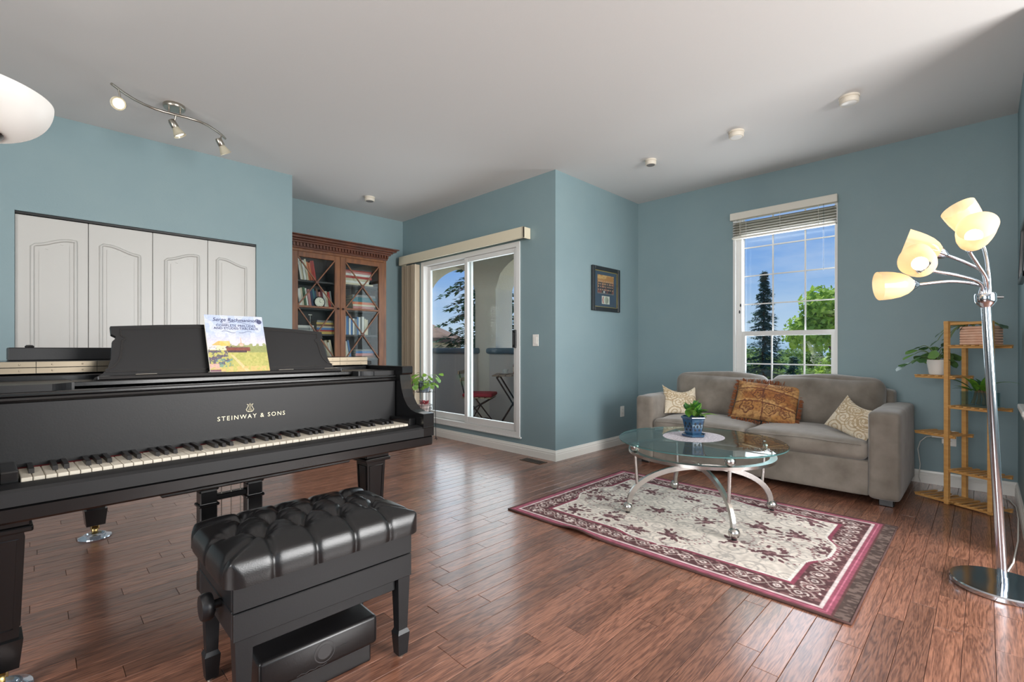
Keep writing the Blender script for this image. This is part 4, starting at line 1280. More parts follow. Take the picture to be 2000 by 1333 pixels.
# ================================================================== FLOOR LAMP
LB = Vector((3.016, -.057, 0))
fp = thing('floor_lamp', 'chrome floor lamp with five lit cream glass shades', 'lamp', tuple(LB))
M_pole = mat('lamp_chrome', (198, 204, 212), rough=0.12, metal=1.0)
M_shade = translucent('cream_shade_glass', (247, 222, 184), .5, .15, gloss=.07)
M_bulb = mat('lit_bulb', (255, 244, 220), rough=.5, emit=((255, 240, 214), 2.2))
MB().lathe([(0, 0), (.172, 0), (.176, .004), (.176, .020), (.172, .026), (0, .028)], 64).build('base', M_pole, fp, 30)
ctop = Vector((2.963, -.003, 1.279)) - LB
dirp = ctop.normalized()
MB().tube([Vector((0, 0, .026)), ctop-dirp*.01], .0165, 20).build('pole', M_pole, fp, 60)
MB().tube([Vector((0, 0, .026)), Vector((0, 0, .026))+dirp*.03], .019, 20).build('pole_sleeve', M_pole, fp, 60)
Mx, ln_ = along(ctop-dirp*.035, ctop+dirp*.06)
MB().lathe([(0, 0), (.018, 0), (.032, .018), (.036, .028), (.036, .056), (.033, .062), (0, .063)], 24, Mx).build('collar', M_pole, fp, 35)
RV = Vector((math.sin(YAW), -math.cos(YAW), 0)); FV = Vector((math.cos(YAW), math.sin(YAW), 0))
def at(px, py, k):
    return Vector((0, 0, CAM_H)) + (FV + RV*((px-1000)/929) + Vector((0, 0, 1))*((682-py)/929))*k
sw_ = ctop + Vector((0, 0, .01))
MB().tube([sw_+RV*.034, sw_+RV*.075], .006, 10).build('switch', M_black, fp, 60)
# neck pixel, depth, axis as (right, up, towards viewer), arm bend pixels, oblique-cut roll
shades = [((1914, 467), 2.13, (-.50, .85, -.10), [((1931, 540), 2.10), ((1926, 500), 2.12)], 2.4),
          ((1893, 488), 2.06, (-.52, .42, .74), [((1926, 545), 2.08), ((1908, 515), 2.07)], .3),
          ((1849, 499), 2.15, (-.86, .40, -.32), [((1921, 535), 2.12), ((1890, 515), 2.14)], .3),
          ((1810, 527), 2.06, (-.80, .16, .58), [((1912, 552), 2.08), ((1868, 538), 2.06)], .3),
          ((1792, 556), 2.12, (-1.0, -.04, -.05), [((1913, 558), 2.11), ((1860, 550), 2.11)], .3)]
NPH = 36
for (nk, k, ax_, ctl, roll) in shades:
    a = ctop + dirp*.022 + RV*(.022*(shades.index((nk, k, ax_, ctl, roll))-2)*-.45)
    p3_ = at(*nk, k) - LB
    axv = (RV*ax_[0] + Vector((0, 0, 1))*ax_[1] - FV*ax_[2]).normalized()
    p1 = at(*ctl[0][0], ctl[0][1]) - LB; p2 = at(*ctl[1][0], ctl[1][1]) - LB
    pts = []
    P = [a, p1, p2, p3_]
    for i in range(25):      # cubic spline through the four points
        t_ = i/24*3; s_ = min(2, int(t_)); u = t_-s_
        g = lambda q: P[max(0, min(3, q))]
        q0, q1, q2, q3 = g(s_-1) if s_ > 0 else a-dirp*.12, g(s_), g(s_+1), (g(s_+2) if s_ < 2 else p3_+axv*.1)
        pts.append(.5*((2*q1)+(-q0+q2)*u+(2*q0-5*q1+4*q2-q3)*u*u+(-q0+3*q1-3*q2+q3)*u**3))
    ar = MB().tube(pts, .0072, 12).build('arm', M_pole, fp, 60)
    Ms = Matrix.Translation(p3_) @ axv.to_track_quat('Z', 'Y').to_matrix().to_4x4() @ Matrix.Rotation(roll, 4, 'Z')
    cup = MB().lathe([(0, -.004), (.009, -.004), (.018, .008), (.028, .03), (.0295, .042), (.026, .042)], 24, Ms).build('socket_cup', M_pole, ar, 40)
    prof = [(.030, .034), (.043, .052), (.054, .08), (.060, .112), (.0625, .14), (.0635, 1.0)]
    vs = []; fs = []
    for q in range(NPH):
        ph = 2*PI*q/NPH
        for (r_, z_) in prof:
            if z_ == 1.0: z_ = .168+.018*math.cos(ph)
            vs.append((r_*math.cos(ph), r_*math.sin(ph), z_))
    n_ = len(prof)
    for q in range(NPH):
        q2_ = (q+1) % NPH
        for i in range(n_-1): fs.append((q*n_+i, q2_*n_+i, q2_*n_+i+1, q*n_+i+1))
    MB().add(vs, fs, Ms).build('lamp_shade', M_shade, ar, 60)
    MB().ball((0, 0, .098), .029, 18, 12, M=Ms).build('bulb', M_bulb, ar, 60)
    gl = add_light('lamp_glow', 'POINT', tuple(LB + (Ms @ Vector((0, 0, .125)))), .16, (1.0, .84, .6), shadow_soft_size=.02)
# power cord of the lamp along the right wall
MB_c = MB().tube([(4.88, -.075, .006), (4.79, -.125, .006), (4.62, -.148, .006), (4.46, -.149, .006), (4.30, -.148, .006), (3.8, -.13, .006), (3.4, -.1, .006), (3.2, -.07, .006)], .0035, 8)
fix(MB_c.build('power_cord', mat('white_cord', (222, 220, 214), rough=.5), None, 60), 'white power cord lying on the floor along the right wall', 'cord')

# ================================================================== PLANT STAND
ps = thing('plant_stand', 'tall bamboo plant stand with staggered slatted shelves in the corner', 'plant stand', (4.49, .357, 0), math.radians(-120))
M_bam = mat('bamboo', (212, 164, 100), rough=.45, var=((196, 144, 82), 9, 4), stretch=(1, 1, 6), coat=.15)
for (s, d, h) in ((.195, .012, 1.25), (.195, .182, 1.25), (.428, .03, 1.24)):
    MB().bbox((s-.013, d-.013, 0), (s+.013, d+.013, h), .002).build('post', M_bam, ps)
for z0 in (1.222,):
    MB().bbox((.18, 0, z0), (.208, .195, z0+.028), .002).build('top_rail', M_bam, ps)
    MB().bbox((.209, .018, z0), (.414, .042, z0+.018), .002).build('top_rail', M_bam, ps)
MB().bbox((.18, .0, .012), (.21, .195, .036), .002).build('bottom_rail', M_bam, ps)
slat_m = MB().bbox((0, 0, 0), (.021, .205, .009), .002).mesh('slat', M_bam)
rail_l = MB().bbox((0, 0, 0), (.25, .016, .014), .002).mesh('shelf_rail', M_bam)
for (s0, z_) in ((0, .02), (0, .465), (0, .868), (.212, .02), (.212, .235), (.212, .668), (.212, 1.078)):
    sh = bpy.data.objects.new('shelf', None); COL.objects.link(sh); sh.parent = ps; sh.location = (s0-.01, 0, z_)
    for d in (.012, .178): link('shelf_rail', rail_l, sh, (0, d, -.014))
    for k in range(6): link('slat', slat_m, sh, (.004+k*.0442, 0, 0))

def stand_pt(s, d, z):
    return (4.49-.5*s+.866*d, .357-.866*s-.5*d, z)
# heart-leaved plant in a white pot
def heart_leaf(l, w, m):
    mb = MB(); vs = [(0, 0, 0)]; n_ = 8
    left = []; 
    for i in range(n_+1):
        t_ = i/n_
        y_ = w/2*math.sin(PI*(1-t_)**.62)*1.0 if 0 < t_ < 1 else 0
        x_ = -l*.16*math.sin(PI*min(1, t_*2.2))*(t_ < .46) + l*t_
        left.append((x_, y_))
    vs = [(l*i/n_, 0, -.10*l*(i/n_)**2) for i in range(n_+1)]
    for x_, y_ in left: vs.append((x_, y_, -.10*l*max(0, x_/l)**2+.18*y_))
    for x_, y_ in left: vs.append((x_, -y_, -.10*l*max(0, x_/l)**2+.18*y_))
    fs = []
    for i in range(n_):
        fs += [(i, i+1, n_+1+i+1, n_+1+i), (i+1, i, 2*(n_+1)+i, 2*(n_+1)+i+1)]
    return mb.add(vs, fs).mesh('leaf', m, 60)
def trailing(parent, stems, mats, seed, l0=.055, l1=.085):
    r_ = random.Random(seed)
    M_stem = mat('green_stem', (92, 116, 58), rough=.6)
    for (a, c, e) in stems:
        a, c, e = Vector(a), Vector(c), Vector(e)
        pts = [a*(1-t_)**2+c*2*t_*(1-t_)+e*t_*t_ for t_ in [i/8 for i in range(9)]]
        MB().tube(pts, .0022, 6).build('stem', M_stem, parent)
        d_ = (e-c); az = math.atan2(d_.y, d_.x)
        link('leaf', heart_leaf(r_.uniform(l0, l1), r_.uniform(l0, l1)*.8, mats[r_.randrange(len(mats))]), parent, tuple(e), (r_.uniform(-.5, .5), r_.uniform(.1, .9), az+r_.uniform(-.3, .3)))
p1_ = thing('potted_plant', 'heart-leaved trailing plant in a plain white pot on the plant stand', 'plant', stand_pt(.085, .09, .8775))
M_ceram = mat('white_ceramic', (232, 230, 226), rough=.25, coat=.3)
MB().lathe([(0, 0), (.042, 0), (.046, .006), (.060, .10), (.062, .106), (.056, .106), (.053, .09), (0, .09)], 32).build('pot', M_ceram, p1_, 40)
M_hl = translucent('philodendron_leaf', (58, 92, 58), .25, .25, var=((84, 122, 70), 24))
M_hl2 = translucent('fresh_leaf', (104, 148, 70), .3, .3)
M_silver = translucent('silvery_leaf', (176, 196, 196), .2, .3)
rr_ = random.Random(12); stems = []
for k in range(17):
    az = rr_.uniform(0, 2*PI); ln2 = rr_.uniform(.05, .12); hz = rr_.uniform(.02, .11)
    stems.append(((0, 0, .09), (math.cos(az)*ln2*.5, math.sin(az)*ln2*.5, .10+hz*1.1), (math.cos(az)*ln2, math.sin(az)*ln2, .09+hz)))
lv = -RV
for (dx, dz) in ((.16, .075), (.20, .01), (.13, .12)):
    e = lv*dx; stems.append(((0, 0, .09), (e.x*.5, e.y*.5, .13+dz), (e.x, e.y, .07+dz)))
trailing(p1_, stems, [M_hl, M_hl, M_hl2], 5, .06, .095)
link('leaf', heart_leaf(.11, .05, M_silver), p1_, tuple(lv*.20+Vector((0, 0, .085))), (0, .5, math.atan2(lv.y, lv.x)))
# ribbed pink planter with a vine
p2_ = thing('potted_plant', 'dark vine in a ribbed pinkish wooden planter on the top shelf', 'plant', stand_pt(.335, .10, 1.0875), math.radians(-120))
M_rib = mat('pink_ribbed_wood', (232, 194, 170), rough=.6, var=((218, 172, 146), 20))
pb = MB()
for k in range(7): pb.bbox((-.085, -.062, .0005+k*.0175), (.085, .062, .0005+k*.0175+.0168), .004)
pb.build('planter', M_rib, p2_, 40)
M_dl = translucent('dark_vine_leaf', (54, 78, 64), .2, .25, var=((96, 120, 96), 24))
stems = []
for k in range(9):
    az = rr_.uniform(0, 2*PI); stems.append(((rr_.uniform(-.05, .05), 0, .11), (math.cos(az)*.05, math.sin(az)*.04, .17), (math.cos(az)*.09, math.sin(az)*.06, rr_.uniform(.11, .16))))
for (sx, dz) in ((-.13, .05), (-.17, -.0), (-.19, .085), (-.15, .02), (-.21, .03)):
    stems.append(((-.06, -.02, .12), (sx*.75, -.05, .16), (sx, -.07, dz)))
trailing(p2_, stems, [M_dl], 8, .04, .06)
# glass vase with a strappy plant
p3v = thing('vase_plant', 'green strap-leaved plant rooted in a square clear glass vase on the plant stand', 'plant', stand_pt(.335, .09, .6775), math.radians(-120))
vz = MB(); t_ = .004
vz.box((-.08, -.05, 0), (.08, .05, .012)); vz.box((-.08, -.05, .012), (-.08+t_, .05, .098)); vz.box((.08-t_, -.05, .012), (.08, .05, .098)); vz.box((-.076, -.05, .012), (.076, -.05+t_, .098)); vz.box((-.076, .05-t_, .012), (.076, .05, .098))
vz.build('vase', glass('vase_glass', (228, 240, 240)), p3v)
rt = MB()
for k in range(4): rt.tube([(-.04+.03*k, 0, .015), (-.035+.026*k, .01, .05), (-.02+.015*k, 0, .11)], [.012, .009, .007], 8)
rt.build('roots', mat('brown_root', (98, 82, 58), rough=.9), p3v, 60)
spec = []
for k in range(13): spec.append((rr_.uniform(.10, .16), rr_.uniform(.03, .046), rr_.uniform(.3, .9), (rr_.uniform(-.03, .03), 0, .10), rr_.uniform(0, 6.28), rr_.uniform(.3, 1.1), k))
spec += [(.20, .028, .7, (-.03, -.02, .11), PI+.25, .55, 0), (.23, .018, .8, (.03, 0, .12), -.2, .45, 1), (.15, .03, .4, (-.03, -.02, .10), PI-.3, .15, 1), (.15, .03, .5, (.0, -.02, .10), PI+.1, .10, 0)]
foliage(p3v, spec, [M_lf2, M_lf1])

# ================================================================== WALL AND CEILING FITTINGS
def plate(name, label, cat, loc, rotz, w, h, rocker=True):
    o = thing(name, label, cat, loc, rotz)       # local: x across, y out of the wall is -y
    MB().bbox((-w/2, -.006, -h/2), (w/2, 0, h/2), .002).build('cover_plate', M_white, o)
    if rocker: MB().bbox((-w*.25, -.010, -h*.3), (w*.25, -.006, h*.3), .0015).build('rocker', M_white, o)
    else:
        for z_ in (-.02, .02):
            r_ = MB().bbox((-.016, -.008, z_-.014), (.016, -.006, z_+.014), .0015).build('receptacle', M_white, o)
            for x_ in (-.006, .006): MB().box((x_-.001, -.0084, z_-.004), (x_+.001, -.008, z_+.006)).build('slot', M_black, r_)
    return o
plate('light_switch', 'white rocker light switch on the wall right of the patio door', 'light switch', (XA, 3.118, 1.145), -PI/2, .075, .115)
plate('wall_outlet', 'white outlet low on the wall below the framed picture', 'outlet', (4.632, YP, .363), 0, .075, .118, False)
plate('wall_outlet', 'white outlet with plugged adapter on the wall behind the plant stand', 'outlet', (XB, .19, .37), -PI/2, .075, .118, False)
ad = thing('plug_adapter', 'white rectangular plug adapter pushed into the outlet behind the plant stand', 'adapter', (XB-.006, .235, .39), -PI/2)
MB().bbox((-.06, -.045, -.02), (.055, -.004, .022), .006, 2).build('adapter_body', M_white, ad)
MB().bbox((-.0, -.04, -.06), (.03, -.004, -.021), .004, 2).build('plug', M_white, ad)
pc = MB().tube([(XB-.03, .29, .38), (XB-.035, .325, .37), (XB-.04, .36, .33), (XB-.045, .375, .27), (XB-.05, .36, .15), (XB-.05, .37, .05), (XB-.04, .36, .012)], .0032, 8)
fix(pc.build('adapter_cord', MATS['white_cord'], None, 60), 'white cord drooping from the plug adapter behind the sofa arm', 'cord')

fr = thing('framed_picture', 'black framed group photograph with a medallion on the short wall', 'picture', (4.297, YP, 1.692))
fw, fh, bt = .515, .468, .042
M_fblk = mat('black_frame_wood', (26, 30, 34), rough=.3, coat=.3)
fm = MB(); fm.bbox((-fw/2, -.026, -fh/2), (-fw/2+bt, -.001, fh/2), .004); fm.bbox((fw/2-bt, -.026, -fh/2), (fw/2, -.001, fh/2), .004); fm.bbox((-fw/2+bt, -.026, fh/2-bt), (fw/2-bt, -.001, fh/2), .004); fm.bbox((-fw/2+bt, -.026, -fh/2), (fw/2-bt, -.001, -fh/2+bt), .004)
fm.build('frame', M_fblk, fr)
gl_ = MB()
for a, b_ in (((-fw/2+bt, -fh/2+bt), (fw/2-bt, -fh/2+bt+.007)), ((-fw/2+bt, fh/2-bt-.007), (fw/2-bt, fh/2-bt)), ((-fw/2+bt, -fh/2+bt), (-fw/2+bt+.007, fh/2-bt)), ((fw/2-bt-.007, -fh/2+bt), (fw/2-bt, fh/2-bt))):
    gl_.box((a[0], -.016, a[1]), (b_[0], -.004, b_[1]))
gl_.build('gold_fillet', mat('gold_fillet', (196, 168, 104), rough=.35, metal=.5), fr)
MB().box((-fw/2+bt, -.006, -fh/2+bt), (fw/2-bt, -.002, fh/2-bt)).build('mat_board', mat('slate_mat', (62, 78, 98), rough=.85), fr)
pu, pv_ = np.meshgrid(np.linspace(0, 1, 96), np.linspace(0, 1, 64))
C = np.zeros(pu.shape+(3,)); C[...] = (186, 128, 70); C = blend(C, (pv_ > .78)*(vnoise(pu, pv_, 8, 3) > .5), (214, 166, 104))
rg = random.Random(6)
for rowk, (vy, hh) in enumerate(((.56, .30), (.42, .32), (.28, .34), (.12, .30))):
    for k in range(9):
        cx = .08+.105*k+rg.uniform(-.02, .02)
        suit = rg.choice(((34, 34, 44), (44, 46, 62), (30, 30, 36), (208, 204, 200) if rowk == 3 else (40, 40, 50), (124, 60, 58)))
        C = blend(C, (np.abs(pu-cx) < .05) & (pv_ < vy+.05) & (pv_ > vy-hh), suit)
        C = blend(C, np.hypot((pu-cx)*1.5, pv_-vy-.10) < .045, (206, 160, 132))
C = blend(C, pv_ < .06, (120, 110, 108))
px0, px1, pz0, pz1 = -.15, .155, -.05, .15
ph = link('photograph', np_grid_mesh('photograph', px0+pu*(px1-px0), pu*0-.0066, pz0+pv_*(pz1-pz0), np.clip(C, 0, 255), mat('photo_print', (200, 180, 160), rough=.3, attr=True)), fr)
M_cream = mat('cream_card', (222, 216, 200), rough=.6)
cdc = MB().box((-.07, -.0066, -.155), (.075, -.006, -.07)).build('medal_card', M_cream, fr)
MB().lathe([(0, 0), (.036, 0), (.038, .002), (.030, .004), (0, .004)], 32, T(.012, -.0068, -.113, PI/2, 0, 0)).build('medallion', mat('silver_medal', (190, 186, 168), rough=.35, metal=.6), cdc, 40)
MB().tube([(-.045, -.0072, -.148), (-.055, -.0072, -.113), (-.045, -.0072, -.078)], .005, 6).build('ribbon', mat('red_ribbon', (170, 52, 60), rough=.8), cdc)
MB().box((-fw/2+bt, -.0175, -fh/2+bt), (fw/2-bt, -.0165, fh/2-bt)).build('glazing', M_pane, fr)

f2 = thing('framed_picture', 'dark framed picture hanging tilted forward on the right wall at the edge', 'picture', (3.78, YR+.012, 1.43), PI)
f2.rotation_euler = (-.035, 0, PI)
fm = MB(); w2, h2 = .48, .335
fm.bbox((-w2/2, -.022, 0), (-w2/2+.03, 0, h2), .003); fm.bbox((w2/2-.03, -.022, 0), (w2/2, 0, h2), .003); fm.bbox((-w2/2, -.022, 0), (w2/2, 0, .03), .003); fm.bbox((-w2/2, -.022, h2-.03), (w2/2, 0, h2), .003)
fm.build('frame', M_fblk, f2)
MB().box((-w2/2+.03, -.008, .03), (w2/2-.03, -.004, h2-.03)).build('print', mat('pale_print', (150, 162, 176), rough=.6, var=((190, 196, 206), 9)), f2)
MB().box((-w2/2+.03, -.014, .03), (w2/2-.03, -.012, h2-.03)).build('glazing', M_pane, f2)
lg_ = MB(); lg_.bbox((3.60, YR, .705), (4.12, YR+.032, .735), .006, 2); lg_.bbox((3.62, YR, .665), (4.10, YR+.018, .705), .004)
fix(lg_.build('wall_ledge', M_white, None), 'small white ledge fixed to the right wall at the edge', 'ledge')

# ceiling fittings
M_puck = mat('cream_fitting', (214, 206, 192), rough=.5)
M_lens = mat('frosted_lens', (236, 234, 230), rough=.3)
def puck(name, label, cat, x_, y_, r_, lens, tilt):
    o = thing(name, label, cat, (x_, y_, HC), 0, None)
    MB().lathe([(0, 0), (r_*.96, 0), (r_*.96, -.012), (r_*.8, -.014), (0, -.014)], 28).build('canopy', M_puck, o, 40)
    bd2 = MB().lathe([(0, -.012), (r_*.86, -.012), (r_*.9, -.018), (r_*.9, -.040), (r_*.82, -.046), (0, -.044)], 28, T(0, 0, 0, tilt[0], tilt[1], 0)).build('housing', M_puck, o, 40)
    MB().lathe([(0, -.0475), (r_*.66, -.0475), (r_*.70, -.0455)], 24, T(0, 0, 0, tilt[0], tilt[1], 0)).build('lens', lens, bd2, 40)
    return o
M_grille = mat('grey_grille', (120, 118, 116), rough=.5)
puck('ceiling_light', 'round cream ceiling spotlight above the floor lamp', 'ceiling light', 3.86, .645, .062, M_lens, (.0, .0))
puck('ceiling_light', 'round cream ceiling spotlight, middle of the row in front of the window wall', 'ceiling light', 3.86, 1.372, .060, M_lens, (0, 0))
puck('smoke_detector', 'small round smoke detector on the ceiling near the inner corner', 'detector', 3.90, 2.122, .052, M_grille, (0, 0))
puck('ceiling_sprinkler', 'small round ceiling fitting in front of the bookcase', 'ceiling fitting', 2.645, 4.866, .060, M_grille, (0, 0))

# track light
tl = thing('track_light', 'curved brushed nickel ceiling track light with three spot heads', 'ceiling light', (.69, 3.99, HC))
tb_ = Vector((.69, 3.99, HC))
cn = MB().lathe([(0, 0), (.062, 0), (.066, -.006), (.066, -.022), (.062, -.028), (0, -.028)], 32).build('canopy', M_brushed, tl, 40)
zb_ = 2.69-HC
bar = [(.339, 3.806), (.40, 3.878), (.458, 3.932), (.52, 3.972), (.575, 3.993), (.64, 3.998), (.704, 3.993), (.77, 3.985), (.839, 3.99), (.90, 4.018), (.953, 4.061), (1.01, 4.12), (1.048, 4.172)]
MB().tube([(x_-tb_.x, y_-tb_.y, zb_) for x_, y_ in bar], .0085, 12).build('bar', M_brushed, tl, 60)
for dx in (-.03, .035): MB().tube([(dx, .003, -.026), (dx, .003, zb_)], .006, 10).build('support_rod', M_brushed, tl, 60)
M_lit = mat('lit_spot_lens', (255, 252, 245), rough=.4, emit=((255, 250, 240), 4))
M_frost = translucent('frosted_cone', (176, 170, 152), .12, .3, gloss=.1)
heads = [((.375, 3.845), (.392, 3.852, 2.60), (-.10, -.30, -.12)), ((.700, 3.992), (.690, 4.01, 2.625), (.16, -.02, -.30)), ((1.010, 4.12), (1.0, 4.115, 2.625), (.20, .04, -.34))]
for (bx_, hp, dv) in heads:
    hp = Vector(hp)-tb_; dv = Vector(dv).normalized()
    rd = MB().tube([(bx_[0]-tb_.x, bx_[1]-tb_.y, zb_), (hp.x, hp.y, hp.z)], .005, 8).build('drop_rod', M_brushed, tl, 60)
    Mh = Matrix.Translation(hp) @ dv.to_track_quat('Z', 'Y').to_matrix().to_4x4()
    hd2 = MB().lathe([(0, -.035), (.018, -.033), (.023, -.02), (.024, .018), (.020, .024)], 20, Mh).build('head', M_brushed, tl, 40)
    MB().lathe([(.021, .022), (.024, .035), (.034, .062), (.040, .080)], 24, Mh).build('cone_shade', M_frost, hd2, 60)
    MB().lathe([(0, .071), (.026, .071), (.029, .069)], 24, Mh).build('lens', M_lit, hd2, 60)
    add_light('spot_beam', 'SPOT', tuple(tb_+(Mh @ Vector((0, 0, .086)))), 4.0, (1, .95, .86), (Mh.to_3x3() @ Matrix.Rotation(PI, 3, 'X')).to_euler(), spot_size=1.5, spot_blend=.6, shadow_soft_size=.025)

# torchiere at the left edge
tq_ = thing('torchiere_lamp', 'white glass bowl of an uplight lamp at the upper left edge', 'lamp', (-.152, 1.94, 0))
M_bowl = translucent('opal_bowl', (244, 243, 241), .4, .3, gloss=.05)
M_bronze = mat('dark_bronze', (70, 58, 54), rough=.22, metal=.8)
zr = 1.757
MB().lathe([(.08+.116*math.sin(q), zr-.108*math.cos(q)) for q in np.linspace(0, PI/2, 14)]+[(.075+.115*math.sin(q), zr-.102*math.cos(q)) for q in np.linspace(PI/2, 0, 14)], 96).build('glass_bowl', M_bowl, tq_, 50)
MB().lathe([(0, zr-.18), (.016, zr-.18), (.024, zr-.165), (.05, zr-.14), (.082, zr-.122), (.098, zr-.104), (.094, zr-.097), (.0, zr-.097)], 40).build('bowl_holder', M_bronze, tq_, 40)
MB().tube([(0, 0, .02), (0, 0, zr-.17)], .0125, 14).build('pole', M_bronze, tq_, 60)
MB().lathe([(0, 0), (.125, 0), (.128, .006), (.11, .018), (.03, .03), (0, .032)], 40).build('base', M_bronze, tq_, 40)
MB().ball((0, 0, zr-.055), .03, 16, 10).build('bulb', M_bulb, tq_, 60)
add_light('torchiere_glow', 'POINT', (-.152, 1.94, zr-.012), 5, (1, .98, .95), shadow_soft_size=.03)

# floor register
vt = thing('floor_register', 'brown metal floor vent below the wall corner', 'vent', (3.325, 3.02, .0005), math.radians(0))
MB().bbox((-.055, -.13, 0), (.055, .13, .004), .002).build('vent_frame', mat('brown_metal', (92, 74, 60), rough=.4, metal=.5), vt)
for k in range(11): MB().box((-.04, -.112+k*.0214, .004), (.04, -.112+k*.0214+.010, .0046)).build('vent_slot', M_dark, vt)
# ================================================================== BOOKCASE IN THE ALCOVE
bcx0, bcx1, bcf, bcb = 1.85, 3.02, 5.15, 5.49
bo = thing('bookcase', 'tall brown wooden bookcase with crossed glazing bars and dentil cornice', 'bookcase', (0, 0, 0))
M_bw = mat('distressed_walnut', (122, 76, 42), rough=.42, var=((88, 50, 28), 5, 5), stretch=(6, 6, 1), coat=.2)
M_bwd = mat('dark_walnut', (92, 48, 28), rough=.35, var=((70, 36, 22), 8, 4), coat=.3)
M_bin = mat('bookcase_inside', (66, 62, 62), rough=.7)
for a, b_ in ((bcx0, bcx0+.025), (bcx1-.025, bcx1)): MB().bbox((a, bcf+.025, 0), (b_, bcb, 2.13), .002).build('side_panel', M_bw, bo)
MB().box((bcx0+.025, bcb-.015, .1), (bcx1-.025, bcb, 2.12)).build('back_panel', M_bin, bo)
MB().bbox((bcx0+.025, bcf+.03, 2.10), (bcx1-.025, bcb, 2.13), .002).build('top_panel', M_bw, bo)
SHZ = (.93, 1.205, 1.49, 1.785)
for z_ in (.10, .62) + SHZ: MB().bbox((bcx0+.025, bcf+.045, z_), (bcx1-.025, bcb-.015, z_+.02), .002).build('shelf', M_bin, bo)
MB().bbox((2.425, bcf+.05, .12), (2.447, bcb-.015, 2.10), .002).build('divider', M_bin, bo)
ff = MB(); ff.bbox((bcx0, bcf, .0), (bcx0+.055, bcf+.025, 2.13), .003); ff.bbox((bcx1-.04, bcf, 0), (bcx1, bcf+.025, 2.13), .003); ff.bbox((bcx0+.055, bcf+.001, .0), (bcx1-.04, bcf+.025, .10), .003); ff.bbox((bcx0+.055, bcf+.001, 2.10), (bcx1-.04, bcf+.025, 2.13), .003)
ff.build('face_frame', M_bw, bo)
cnx0 = 1.787
cs = MB()
for z0, z1, o_ in ((2.13, 2.15, .012), (2.185, 2.205, .04), (2.205, 2.225, .058), (2.225, 2.25, .09), (2.25, 2.262, .115)):
    cs.bbox((max(cnx0, bcx0-o_), bcf-o_, z0), (bcx1+o_, bcb, z1), .004, 2)
cs.box((max(cnx0, bcx0-.016), bcf-.014, 2.15), (bcx1+.016, bcb, 2.185))
cnc = cs.build('cornice', M_bwd, bo)
dm = MB()
for k in range(34):
    x_ = 1.84+k*.0355
    if x_+.019 < bcx1+.03: dm.box((x_, bcf-.034, 2.153), (x_+.019, bcf-.013, 2.184))
dm.build('dentil_course', M_bwd, cnc)
def bdoor(x0, x1, kx, z0=.66, z1=2.098):
    d_ = bpy.data.objects.new('door', None); COL.objects.link(d_); d_.parent = bo; d_.location = (0, bcf, 0)
    w_ = .062
    for a, b_ in ((x0, x0+w_), (x1-w_, x1)): MB().bbox((a, -.012, z0), (b_, .012, z1), .003).build('stile', M_bw, d_)
    for a, b_ in ((z0, z0+.07), (z1-.055, z1)): MB().bbox((x0+w_, -.011, a), (x1-w_, .011, b_), .003).build('rail', M_bw, d_)
    gx0, gx1 = x0+w_, x1-w_; zm = 1.515; gz0, gz1 = z0+.07, z1-.055
    MB().bbox((gx0, -.010, zm-.011), (gx1, .008, zm+.011), .002).build('rail', M_bw, d_)
    for a, b_ in ((zm+.011, gz1), (.95, zm-.011)):
        for (p, q) in (((gx0, a), (gx1, b_)), ((gx0, b_), (gx1, a))):
            MB().tube([(p[0], -.004, p[1]), (q[0], -.004, q[1])], 1.0, sq=(.014, .012)).build('glazing_bar', M_bw, d_)
        MB().lathe([(0, 0), (.017, 0), (.02, .004), (.014, .009), (.006, .008), (0, .011)], 18, T((gx0+gx1)/2, -.009, (a+b_)/2, PI/2, 0, 0)).build('rosette', M_bwd, d_, 40)
    MB().box((gx0, .004, gz0), (gx1, .007, gz1)).build('pane', M_pane, d_)
    MB().ball((kx, -.024, zm-.005), .012, 14, 10).build('knob', M_bronze, d_, 60)
bdoor(1.907, 2.4335, 2.405); bdoor(2.4365, 2.978, 2.463)
for a, b_ in ((1.907, 2.434), (2.4365, 2.978)):
    d_ = MB().bbox((a, bcf-.012, .105), (b_, bcf+.012, .645), .003).build('lower_door', M_bw, bo)
    MB().bbox((a+.07, bcf-.016, .175), (b_-.07, bcf-.012, .575), .002).build('door_panel', M_bw, d_)

# books behind the glass
BC = dict(cream=(206, 194, 166), white=(220, 216, 208), orange=(196, 104, 62), red=(168, 52, 44), navy=(44, 58, 92), teal=(62, 112, 122), brown=(112, 74, 50), pink=(190, 124, 120), grey=(128, 128, 126), yellow=(206, 172, 92), green=(74, 104, 74), black=(40, 40, 44), maroon=(104, 40, 48), blue=(76, 118, 168))
BM = {k: mat('book_'+k, v, rough=.6, rnd=.12) for k, v in BC.items()}
M_pages = mat('book_pages', (214, 204, 182), rough=.85)
shelf_word = {3: 'top', 2: 'second', 1: 'third', 0: 'lowest glazed'}
side_word = {0: 'left', 1: 'right'}
rb = random.Random(8)
def book(col, loc, w, h, d, lean, label, group, flat=False):
    b_ = thing('book', label, 'book', loc, 0, group)
    if flat: b_.rotation_euler = (0, 0, lean)
    else: b_.rotation_euler = (0, lean, 0)
    if flat:          # w = length along the shelf, h = thickness
        c_ = MB(); c_.box((0, 0, 0), (w, .003, h)); c_.box((0, .003, 0), (w, d, .002)); c_.box((0, .003, h-.002), (w, d, h))
        c_.build('cover', BM[col], b_); MB().box((.004, .004, .0022), (w-.004, d-.004, h-.0022)).build('pages', M_pages, b_)
    else:
        c_ = MB(); c_.box((0, 0, 0), (w, .003, h)); c_.box((0, .003, 0), (.002, d, h)); c_.box((w-.002, .003, 0), (w, d, h))
        c_.build('cover', BM[col], b_); MB().box((.0022, .004, .003), (w-.0022, d-.005, h-.004)).build('pages', M_pages, b_)
